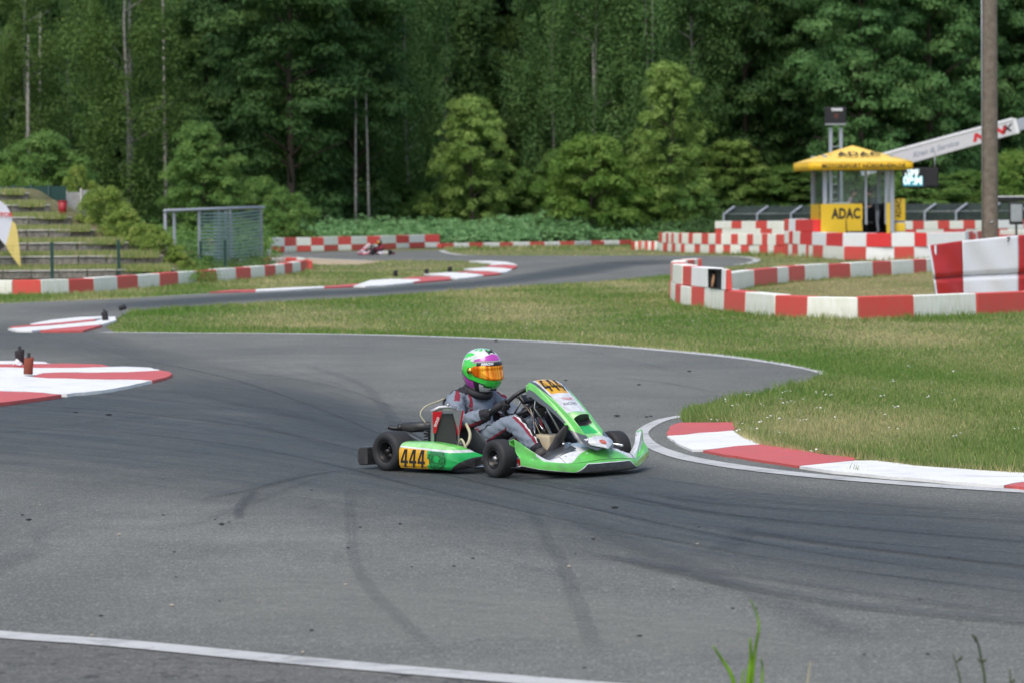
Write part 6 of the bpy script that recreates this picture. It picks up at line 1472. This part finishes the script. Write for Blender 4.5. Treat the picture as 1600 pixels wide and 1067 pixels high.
def helmet(D, parent, c, facing, q, small=False):
    """open painted shell around a head"""
    h = thing('helmet', loc=c); h.parent = parent; h.rotation_euler = (R(q.get('roll', 0)), R(q.get('pitch', 6)), facing)
    def sh(az, el, k=1.0):
        d = np.array([math.cos(el) * math.cos(az), math.cos(el) * math.sin(az), math.sin(el)]); ax_, ay_, az_ = .158, .131, .166
        if d[0] > 0 and d[2] < .1: ax_ += .030 * min(1, (.1 - d[2]) * 2.4) * d[0] ** 1.5
        if d[0] < 0 and d[2] < 0: ax_ -= .015 * (-d[2])
        if d[2] < 0: az_ = .172; ay_ -= .012 * (-d[2])
        p = 2.35; r = ((abs(d[0]) / ax_) ** p + (abs(d[1]) / ay_) ** p + (abs(d[2]) / az_) ** p) ** (-1 / p)
        v = d * r * k; v[2] = max(v[2], -.150 - .0 * v[0]); return Vector(v)
    NA, NE = (64, 42) if not small else (24, 16); e0 = R(-74); P = []
    for i in range(NE + 1):
        el = e0 + (R(89.5) - e0) * i / NE; P.append([sh(-math.pi + 2 * math.pi * j / NA, el) for j in range(NA + 1)])
    def mf(ei, ai, x, y, z):
        el = math.degrees(e0 + (R(89.5) - e0) * ei); az = math.degrees(-math.pi + 2 * math.pi * ai); a = abs(az)
        if el > 66: return 2 if (a // 22) % 2 else 0
        if el > 56: return 3 if a < 14 else 2
        if el > 33:
            if a < 74 - (el - 33) * .8: return 1 if el < 53 - a * .22 else 2
            if a < 92 - (el - 33) * .5: return 2
            return 0 if (el + a * .35) % 24 > 8 else 2
        if el > 27 and a < 78: return 4
        if a > 128 and el > 2: return 2
        low = -30 + max(0, a - 40) * .10 + (max(0, a - 95) * .5)
        if el > low: return 0
        if a < 34: return 0 if el > -40 else 2
        if el > low - 3.5: return 3
        if a < 52: return 2
        if a < 74: return 3
        if a < 120 and el > -52: return 1
        return 4
    mb = MB(); mb.paint(P, mf, 5 if not small else 1, ref=(0, 0, 0)); sh_ = mb.build('shell', [D['h_green'], D['h_magenta'], D['h_white'], D['h_black'], D['h_tan']], h)
    mb = MB(); ring = [sh(a, R(-66)) for a in np.linspace(-math.pi, math.pi, 40, endpoint=False)]; mb.tube(ring, .011, 6, closed=True); mb.build('edge_trim', D['h_black'], h)
    # visor
    def vis(a0, a1, ea, eb, k, NAv, NEv): return [[sh(R(a0 + (a1 - a0) * j / NAv), R(ea(a0 + (a1 - a0) * j / NAv) + (eb(a0 + (a1 - a0) * j / NAv) - ea(a0 + (a1 - a0) * j / NAv)) * i / NEv), k) for j in range(NAv + 1)] for i in range(NEv + 1)]
    lo = lambda a: -16 + .12 * max(0, abs(a) - 30) + (max(0, abs(a) - 66) * .7); hi = lambda a: 28 - (max(0, abs(a) - 62) * .5)
    mb = MB(); mb.grid(vis(-84, 84, lo, lambda a: 20 - max(0, abs(a) - 66) * .5, 1.035, 40, 10)); v_ = mb.build('visor', D['h_visor'], h); v_.modifiers.new('t', 'SOLIDIFY').thickness = .003
    mb = MB(); mb.grid(vis(-60, 60, lambda a: 19, hi, 1.04, 30, 3)); st = mb.build('visor_strip', D['h_black'], h); st.modifiers.new('t', 'SOLIDIFY').thickness = .003
    if not small:
        for s in (-1, 1):
            mb = MB(); p = sh(R(s * 84), R(4), 1.03); mb.tube([p, p + Vector((0, s * .012, 0))], .024, 16); mb.build('visor_pivot', D['h_gold'], h)
        mb = text_mb('ARROW', .026, .0015); mb.v = [tuple(sh(R(-28) + x * 6.4, R(23.5) + y * 5.5, 1.052)) for x, y, z in mb.v]; mb.build('lettering', K['wt'], st)
        mb = text_mb('SPRINT', .024, .001); mb.v = [tuple(sh(R(-24) + x * 6.0, R(-36) + y * 5.5, 1.012)) for x, y, z in mb.v]; mb.build('lettering', D['h_black'], sh_)
        for s in (-1, 1):
            mb = MB(); mb.box(sh(R(s * 16), R(60), 1.01), (.05, .014, .01), Matrix.Rotation(R(30), 3, 'Y')); mb.build('air_vent', D['h_black'], h, bevel=.003)
        mb = MB(); mb.box(sh(0, R(-44), 1.0), (.012, .06, .018), Matrix.Rotation(R(20), 3, 'Y')); mb.build('air_vent', D['h_black'], h, bevel=.003)
    return h
def glove(D, parent, palm, rim_c, e1, e2, ang, name='glove'):
    """palm behind the rim, four fingers and a thumb curled round it; rim centre/plane given"""
    rc = rim_c + e1 * math.cos(ang) * .16 + e2 * math.sin(ang) * .145; tn_ = (-e1 * math.sin(ang) + e2 * math.cos(ang)).normalized(); out = (e1 * math.cos(ang) + e2 * math.sin(ang)).normalized(); nb = tn_.cross(out)
    if nb.x > 0: nb = -nb         # towards the driver
    mb = MB()
    mb.tube([palm, palm.lerp(rc + nb * .03 + out * .012, .55), rc + nb * .026 + out * .014], [.030, .037, .034], 12, flat=.75)
    for k, (L, r) in enumerate(((.92, .0095), (1.05, .010), (1.0, .010), (.85, .0088))):
        b0 = rc + tn_ * (-.033 + .022 * k) + nb * .022 + out * .02; pts = []
        for s in range(7):
            a = s / 6 * 3.7 * L; pts.append(rc + tn_ * (-.033 + .022 * k) + (nb * math.cos(a) * .95 + out * math.sin(a) * 1.05) * .0265)
        mb.tube([b0] + pts, [r * 1.1] + [r * (1.08 - .05 * s) for s in range(7)], 8)
    pts = [rc + nb * .03 - tn_ * .03, rc + nb * .03 - out * .012 + tn_ * .0, rc + nb * .018 - out * .028 + tn_ * .028, rc - out * .026 + tn_ * .045 - nb * .005]
    mb.tube(smooth_line(pts, 3), [.013, .0125, .012, .0118, .0112, .011, .0108, .0104, .01, .0095][:10], 8)
    g = mb.build(name, D['glove'], parent)
    mb = MB(); mb.tube([palm.lerp(rc, .2) + nb * .02 + out * .02, palm.lerp(rc, .62) + nb * .03 + out * .026], [.012, .010], 8, flat=.5); mb.build('knuckle_panel', D['glove_white'], g)
    return g
def make_driver(D, label, loc, rz, small=False, facing=-.03):
    t = thing('person', label, 'person', loc, rz)
    V = [(.30, 0, .175), (.245, 0, .30), (.215, 0, .42), (.21, 0, .51), (.245, 0, .59),
         (.185, -.165, .525), (.275, -.265, .425), (.36, -.305, .35), (.49, -.25, .385), (.60, -.20, .43),
         (.185, .165, .525), (.275, .265, .425), (.36, .305, .35), (.49, .25, .385), (.60, .20, .43),
         (.36, -.10, .165), (.60, -.165, .27), (.83, -.205, .365), (.885, -.207, .335), (.99, -.205, .245), (1.10, -.20, .155),
         (.36, .10, .165), (.58, .165, .28), (.78, .205, .385), (.835, .207, .36), (.94, .205, .27), (1.06, .20, .15)]
    E = [(0, 1), (1, 2), (2, 3), (3, 4), (3, 5), (5, 6), (6, 7), (7, 8), (8, 9), (3, 10), (10, 11), (11, 12), (12, 13), (13, 14), (0, 15), (15, 16), (16, 17), (17, 18), (18, 19), (19, 20), (0, 21), (21, 22), (22, 23), (23, 24), (24, 25), (25, 26)]
    Rr = [.14, .142, .155, .13, .066, .088, .078, .070, .060, .040, .088, .078, .070, .060, .040, .10, .092, .078, .073, .066, .046, .10, .090, .074, .070, .062, .044]
    me = skin_mesh('racing_suit', V, E, Rr, [D['suit'], D['burg'], D['piping'], D['black_suit']], 3 if not small else 1)
    segs = [(a, b_) for a, b_ in E]; SV = [Vector(v) for v in V]
    for p in me.polygons:
        c = p.center; best = None
        for a, b_ in segs:
            A, B = SV[a], SV[b_]; ab = B - A; u = max(0, min(1, (c - A).dot(ab) / ab.length_squared)); q = A + ab * u; dd_ = (c - q).length
            if best is None or dd_ < best[0]: best = (dd_, a, b_, q, ab.normalized(), u)
        _, a, b_, q, ax_, u = best; rv = (c - q); rv = (rv - ax_ * rv.dot(ax_)); rv = rv.normalized() if rv.length > 1e-6 else Vector((0, 0, 1)); mi = 0; s = -1 if V[b_][1] < 0 else 1
        if b_ >= 15:      # legs
            out = Vector((0, s, 0)); th = math.degrees(rv.angle(out)); shin = a in (17, 18, 19, 23, 24, 25)
            if shin: mi = 0 if th < 50 else (1 if th < 78 else (2 if th < 84 else 3))
            else:
                up = rv.z; mi = 0 if up > -.35 and up < .92 else (1 if up >= .92 else 3)
                if -.35 > up > -.5: mi = 1
            if (b_ in (20, 26) and u > .55): mi = 3
            if s > 0 and shin: mi = 3  # left shin all black: the shade on that leg is put into the colour
        elif 5 <= b_ <= 14 and b_ not in (5, 10):
            z_ = rv.z
            mi = 0 if z_ > -.45 else (2 if z_ > -.52 else (1 if z_ > -.8 else 3))
            if b_ in (9, 14) and u > .35: mi = 3
            if b_ in (6, 11) and rv.y * s > .1 and rv.x > .35 and u < .75: mi = 1 
        else:
            if c.z > .555: mi = 3
            if c.x < .15: mi = 3 if c.z < .5 and c.z > .3 else mi
            if abs(c.y) > .10 and abs(c.y) < .125 and c.z > .3 and c.x > .25 and c.z < .55: mi = 1
        p.material_index = mi
    # cloth creases
    rg = np.random.default_rng(3)
    for v in me.vertices:
        c = v.co; k = math.sin(c.x * 61 + c.z * 43 + math.sin(c.y * 37) * 2) * math.sin(c.z * 71 - c.x * 33 + c.y * 20); v.co = c + v.normal * (.0065 * k + .005 * math.sin(c.x * 140 + c.y * 55 + 6 * math.sin(c.z * 50)) * math.sin(c.z * 95 + c.y * 80))
    link('racing_suit', me, t)
    mb = MB(); mb.lathe([(-.03, .085), (-.034, .108), (-.005, .120), (.016, .112), (.022, .09), (.01, .07)], (.262, 0, .575), 'Z', 24); mb.xf(Matrix.Translation((.255, 0, .575)) @ Matrix.Rotation(R(20), 4, 'Y') @ Matrix.Translation((-.262, 0, -.575))); mb.build('neck_collar', D['collar'], t)
    mb = MB(); mb.tube([(.285, 0, .52), (.285, 0, .60)], .055, 12); mb.build('neck', D['black_suit'], t)
    helmet(D, t, (.295, 0, .725), facing, D.get('pose', {}), small)
    Wc = Vector((.725, 0, .505)); e1 = Vector((0, 1, 0)); e2 = Vector((.70, 0, .714))
    glove(D, t, Vector((.585, -.205, .425)), Wc, e1, e2, math.pi + .22); glove(D, t, Vector((.585, .205, .425)), Wc, e1, e2, -.22)
    for s in (-1, 1):
        hx = 1.10 if s < 0 else 1.06
        P = []; n = 14
        for i in range(9):
            u = i / 8; c = Vector((hx + .075 + .15 * u + .02 * u * u, s * .20 + (.02 if s < 0 else -.02) * u, .095 + .27 * u * (1 if s < 0 else .9))); wv_ = float(cr([.028, .038, .040, .040, .046, .048, .040, .02], u)); dv = float(cr([.05, .052, .045, .034, .028, .024, .018, .008], u)); row = []
            ax_ = Vector((.40, 0, .92)); fw_ = Vector((-.92, 0, .40))
            for k in range(n + 1):
                a = 2 * math.pi * k / n; row.append(c + Vector((0, 1, 0)) * math.cos(a) * wv_ + fw_ * math.sin(a) * dv)
            P.append(row)
        mb = MB(); mb.grid(P); m0 = len(mb.v); mb.f += [list(range(n))]; mb.m.append(0); mb.sm.append(True); mb.build('shoe', D['shoe'], t)
        mb = MB(); mb.tube([(hx - .015, s * .20, .165), (hx + .035, s * .20, .13)], .047, 12); sh_ = mb.build('shoe_cuff', D['shoe'], t)
    return t
D1 = {'h_green': gloss('helmet_green', (.05, .72, .06), .15, 1), 'h_magenta': gloss('helmet_magenta', (.50, .05, .42), .15, 1), 'h_white': gloss('helmet_white', (.72, .76, .72), .15, 1), 'h_black': mat('helmet_black', (.02, .02, .025), .3),
      'h_tan': gloss('helmet_tan', (.36, .33, .30), .2, 1), 'h_gold': mat('visor_pivot_gold', (.7, .45, .1), .25, 1), 'suit': mat('suit_grey_blue', (.18, .215, .265), .8, var=.15, nscale=9, bmp=.25, bscale=30), 'burg': mat('suit_burgundy', (.20, .015, .035), .8, bmp=.2),
      'piping': mat('suit_piping', (.7, .7, .7), .7), 'black_suit': mat('suit_black', (.018, .018, .024), .85, bmp=.2), 'collar': mat('neck_brace_black', (.02, .02, .024), .7, bmp=.2), 'glove': mat('glove_black', (.02, .02, .024), .75), 'glove_white': mat('glove_white', (.55, .55, .58), .7),
      'shoe': mat('race_boot', (.035, .035, .04), .7, var=.3, dirt=(.12, .10, .09), dirtamt=.4), 'pose': {'roll': 2, 'pitch': 5}}
m, nt_, b = NM('mirror_visor'); cxn = nd(nt_, 'ShaderNodeTexCoord').outputs['Object']; nz_ = noise(nt_, 9, 3, .6, objc(nt_, (.6, 4.5, .1)), .2)
nt_.links.new(ramp(nt_, nz_, [(.36, (.65, .13, .004)), (.5, (.95, .30, .01)), (.62, (1, .60, .07))]), b.inputs['Base Color']); b.inputs['Metallic'].default_value = .45; b.inputs['Roughness'].default_value = .06; D1['h_visor'] = m
KLOC = Vector((-.435, 25.03, 0)); KR = R(-45)
make_kart(K, 'green and white racing kart number 444 cornering in the foreground', KLOC, KR)
make_driver(D1, 'kart driver in grey and burgundy suit with green and magenta helmet', KLOC, KR)
# the distant kart
K2 = dict(K); 
for k_, c_ in (('green', (.55, .10, .14)), ('dgreen', (.5, .02, .1)), ('pale', (.7, .66, .72)), ('scuff', (.7, .68, .72)), ('orange', (.7, .66, .5)), ('kgrey', (.55, .5, .55))): K2[k_] = gloss('far_kart_' + k_, c_)
K2['kblack'] = gloss('far_kart_crimson', (.16, .015, .05)); K2['kwhite'] = gloss('far_kart_white', (.7, .6, .62))
D2_ = dict(D1); D2_['suit'] = mat('far_suit_dark_red', (.22, .02, .035), .8); D2_['black_suit'] = mat('far_suit_black', (.03, .02, .03), .8)
for k_, c_ in (('h_green', (.03, .05, .04)), ('h_magenta', (.2, .14, .02)), ('h_white', (.10, .14, .12)), ('h_tan', (.05, .05, .05))): D2_[k_] = gloss('far_' + k_, c_)
fk = G(600, 399); sc_ = 1.0
kf = make_kart(K2, 'distant white and crimson kart driving left before the chequered barrier', fk, R(180 + 32), detail=False); kf.scale = (.80, .80, .80); df = make_driver(D2_, 'driver in dark red suit crouched in the distant kart', fk, R(180 + 32), small=True); df.scale = (.80, .80, .80)

# ---------------------------------------------------------------- people in the booth
def booth_person(label, x, y, z, yaw, shirt, trousers, hair, lean=0.0, bag=None):
    """standing or leaning at the desk; x,y in the booth's frame"""
    c = Matrix.Rotation(YAW, 3, 'Z') @ Vector((x, y, 0)); t = thing('person', label, 'person', (bc.x + c.x, bc.y + c.y, z), YAW + yaw)
    L = lean; V = [(0, 0, .92), (.05*L, 0, 1.12), (.16*L, 0, 1.32), (.24*L, 0, 1.43), (.28*L, 0, 1.50),
         (.20*L, -.18, 1.38), (.22*L+.02, -.23, 1.12), (.22*L+.24, -.16, 1.05), (.22*L+.31, -.14, 1.07), (.20*L, .18, 1.38), (.22*L+.02, .23, 1.12), (.22*L+.24, .16, 1.05), (.22*L+.31, .14, 1.07),
         (0, -.10, .86), (.02, -.11, .48), (-.03, -.12, .09), (.10, -.12, .045), (0, .10, .86), (.02, .11, .48), (-.03, .12, .09), (.10, .12, .045)]
    E = [(0, 1), (1, 2), (2, 3), (3, 4), (3, 5), (5, 6), (6, 7), (7, 8), (3, 9), (9, 10), (10, 11), (11, 12), (0, 13), (13, 14), (14, 15), (15, 16), (0, 17), (17, 18), (18, 19), (19, 20)]
    Rr = [.14, .125, .145, .10, .055, .072, .048, .038, .032, .072, .048, .038, .032, .10, .065, .048, .04, .10, .065, .048, .04]
    me = skin_mesh('body', V, E, Rr, [shirt, trousers, SKIN, M['dark']], 2)
    for p in me.polygons:
        c = p.center; p.material_index = 3 if c.z < .09 else (1 if c.z < .93 else (2 if (c.z > 1.47 or (abs(c.y) > .1 and c.z < 1.2 and c.x > .22*L + .05)) else 0))
    link('body', me, t)
    mb = MB(); hc = Vector((.31*L + .02, 0, 1.63)); rows = []
    for i in range(13):
        el = -math.pi/2 + math.pi * i / 12; rows.append([hc + Vector(((.098 + .012 * (el < 0)) * math.cos(el) * math.cos(a), .075 * math.cos(el) * math.sin(a), .118 * math.sin(el))) for a in np.linspace(0, 2 * math.pi, 17)])
    mb.grid(rows); mb.tube([hc + Vector((.085, 0, .02)), hc + Vector((.118, 0, -.02))], [.008, .015], 6)
    for s in (-1, 1): mb.box(hc + Vector((0, s * .078, 0)), (.04, .016, .055))
    hd = mb.build('head', SKIN, t)
    for s in (-1, 1):
        mb = MB(); mb.box(hc + Vector((.092, s * .03, .018)), (.012, .022, .012)); mb.build('eye', M['dark'], hd)
    mb = MB(); mb.box(hc + Vector((.098, 0, -.055)), (.010, .045, .010)); mb.build('mouth', M['tarp_red'], hd)
    rows = []
    for i in range(9):
        el = R(-10) + (math.pi / 2 - R(-10)) * i / 8; rows.append([hc + Vector(((.108 * math.cos(el) * math.cos(a) - .012), .085 * math.cos(el) * math.sin(a), .128 * math.sin(el) + (.06 * (math.cos(a) > .3) * (i < 5) * math.cos(a)))) for a in np.linspace(0, 2 * math.pi, 17)])
    mb = MB(); mb.grid(rows); mb.build('hair', hair, t)
    for s in (-1, 1):
        mb = MB(); b0 = Vector((.22*L + .31, s * .14, 1.07))
        for k in range(4): mb.tube([b0 + Vector((.02, s * (-.024 + .016 * k), 0)), b0 + Vector((.075, s * (-.028 + .018 * k), -.005)), b0 + Vector((.10, s * (-.028 + .018 * k), -.025))], .008, 5)
        mb.tube([b0 + Vector((0, s * -.03, 0)), b0 + Vector((.045, s * -.055, .0))], .009, 5); mb.box(b0 + Vector((.02, 0, 0)), (.06, .07, .025)); mb.build('hand', SKIN, t)
    return t
SKIN = mat('skin', (.60, .36, .27), .6, var=.08)
booth_person('person in a pale shirt bent over the desk behind the yellow booth panel', -.42, -.95, FZ + .002, R(-25), mat('pale_shirt', (.50, .42, .43), .8), mat('dark_trousers', (.03, .03, .035), .8), mat('brown_hair', (.10, .06, .04), .8), 1.0)
booth_person('dark clothed person standing in the booth doorway leaning to the desk', .85, -1.0, FZ + .002, R(165), mat('charcoal_top', (.07, .075, .085), .8), mat('grey_jeans', (.16, .17, .20), .8), mat('black_hair', (.015, .012, .01), .8), .9)
# seat behind the desk
t = thing('office_chair', 'black office chair beside the doorway of the booth', 'chair', bc + Matrix.Rotation(YAW, 3, 'Z') @ Vector((.42, -.95, FZ + .002)), YAW)
mb = MB(); mb.box((0, 0, .45), (.45, .45, .08)); mb.build('seat', M['black_rubber'], t, bevel=.03)
mb = MB(); mb.box((-.2, 0, .75), (.06, .42, .5)); mb.build('backrest', M['black_rubber'], t, bevel=.02)
mb = MB(); mb.tube([(0, 0, .02), (0, 0, .42)], .03, 8); mb.tube([(-.22, 0, .03), (.22, 0, .03)], .02, 6); mb.tube([(0, -.22, .03), (0, .22, .03)], .02, 6); mb.build('base', M['black_rubber'], t)
